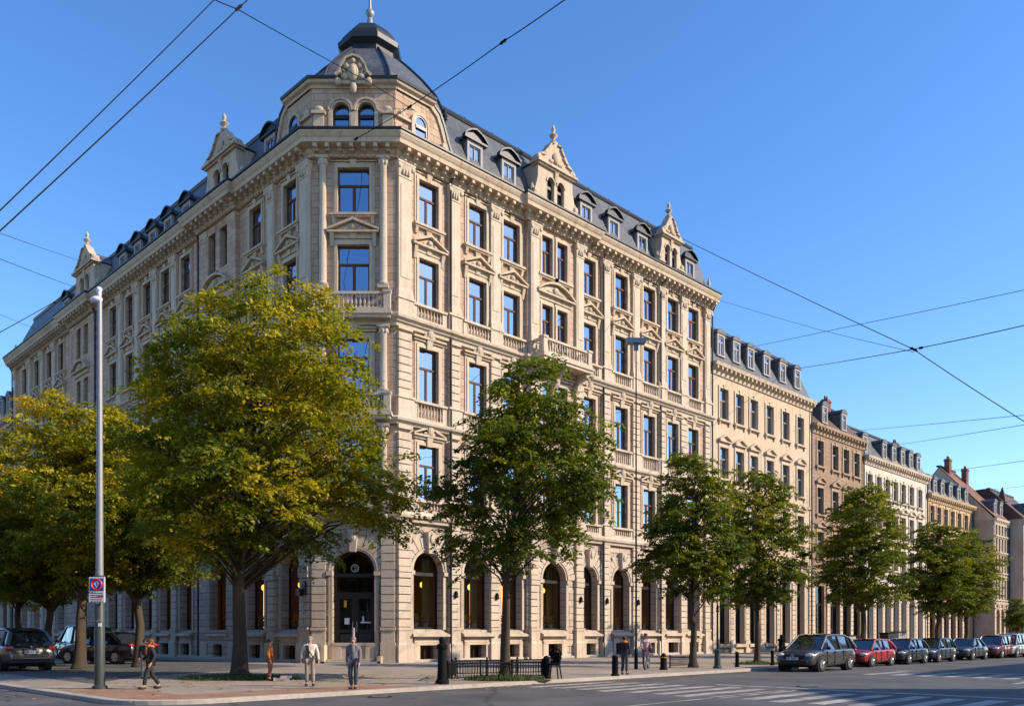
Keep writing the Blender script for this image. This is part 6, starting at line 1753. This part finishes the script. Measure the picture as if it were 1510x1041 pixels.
wire([A(880,-34,30), A(742,62,36), A(604,158,44), A(521,207,49.2)], 'cable from the upper right to the corner tower with three insulators', .022, .04, [A(742,62,36), A(604,158,44), A(525,205,48.5)])
wire([A(1006,352,68), A(1347,515,42), A(1560,652,38)], 'long cable from the right gable down to the right edge', .022, .06, [A(1347,515,42)])
wire([A(1105,512,80), A(1240,484,60), A(1560,417,45)], 'thin cable crossing high at the right above the dormers', .018, .03)
wire([A(1052,440,72), A(1200,484,60), A(1347,519,42)], 'faint cable from the cornice end to the junction at the right', .013, .03)
wire([A(1165,545,84), A(1347,515,42), A(1560,468,36)], 'cable passing through the junction at the right with clamps', .022, .04, [A(1358,513,41.8)])
wire([A(1262,635,98), A(1500,613,50), A(1560,607,46)], 'cable above the white house, upper one of the lower right pair', .018, .03)
wire([A(1300,659,100), A(1560,618,46)], 'cable above the white house, lower one of the lower right pair', .018, .05)
wire([A(1385,696,112), A(1560,672,60)], 'cable above the tan house at the right edge', .020, .04)
wire([A(1435,724,124), A(1560,711,80)], 'thin cable above the red roofed house', .018, .04)
wire([A(1452,741,128), A(1560,735,90)], 'lowest thin cable at the right edge', .018, .04)
wire([A(-40,332,44), A(0,344,50), A(116,384,76)], 'thin cable from the left edge to the left gable, upper one', .016, .03)
wire([A(-40,364,40), A(0,382,46), A(112,424,78)], 'thin cable from the left edge to the left gable, lower one', .018, .03)
wire([A(-40,512,46), A(0,490,50), A(108,429,78)], 'cable rising from the left edge to the left gable', .024, .03, [A(80,446,68)])
wire([A(-40,452,60), A(0,464,66), A(66,490,84)], 'faintest cable above the left end of the cornice', .014, .02)

# ------------------------------------------------------------------ light, sky, camera
EL, PHI = math.radians(30), math.radians(11)
sv = Vector((math.cos(PHI)*math.cos(EL), -math.sin(PHI)*math.cos(EL), math.sin(EL)))
ld = bpy.data.lights.new('sun', 'SUN'); ld.energy = 3.6; ld.angle = math.radians(.55); ld.color = (1.0,.85,.66)
lo_ = bpy.data.objects.new('sun', ld); COL.objects.link(lo_); lo_.rotation_euler = (-sv).to_track_quat('-Z','Y').to_euler()
W_ = bpy.data.worlds.new('World'); SC.world = W_; W_.use_nodes = True
nt = W_.node_tree; bg_ = nt.nodes['Background']; sky = nt.nodes.new('ShaderNodeTexSky'); sky.sky_type = 'NISHITA'; sky.sun_disc = False
sky.sun_elevation = EL; sky.sun_rotation = math.atan2(sv.x, sv.y); sky.air_density = 1.0; sky.dust_density = .3; sky.ozone_density = 3.0; sky.altitude = 200
hs_ = nt.nodes.new('ShaderNodeHueSaturation'); hs_.inputs['Saturation'].default_value = 1.22; hs_.inputs['Hue'].default_value = .507; nt.links.new(sky.outputs[0], hs_.inputs['Color']); nt.links.new(hs_.outputs[0], bg_.inputs[0]); bg_.inputs[1].default_value = .15
cd = bpy.data.cameras.new('camera'); cam = bpy.data.objects.new('camera', cd); COL.objects.link(cam)
cam.location = (0,0,EYE); cam.rotation_euler = (math.radians(90),0,0)
cd.sensor_width = 36; cd.lens = 36*FPX/1510; cd.shift_y = (HZ-520.5)/1510; cd.clip_end = 4000; cd.clip_start = .05
SC.camera = cam
SC.view_settings.view_transform = 'Standard'; SC.view_settings.look = 'None'; SC.view_settings.exposure = .90; SC.view_settings.gamma = 1
SC.render.engine = 'CYCLES'; SC.cycles.use_denoising = True; SC.cycles.max_bounces = 7; SC.cycles.transparent_max_bounces = 12
SC.cycles.sample_clamp_indirect = 6.0
try: SC.cycles.denoiser = 'OPENIMAGEDENOISE'
except Exception: pass
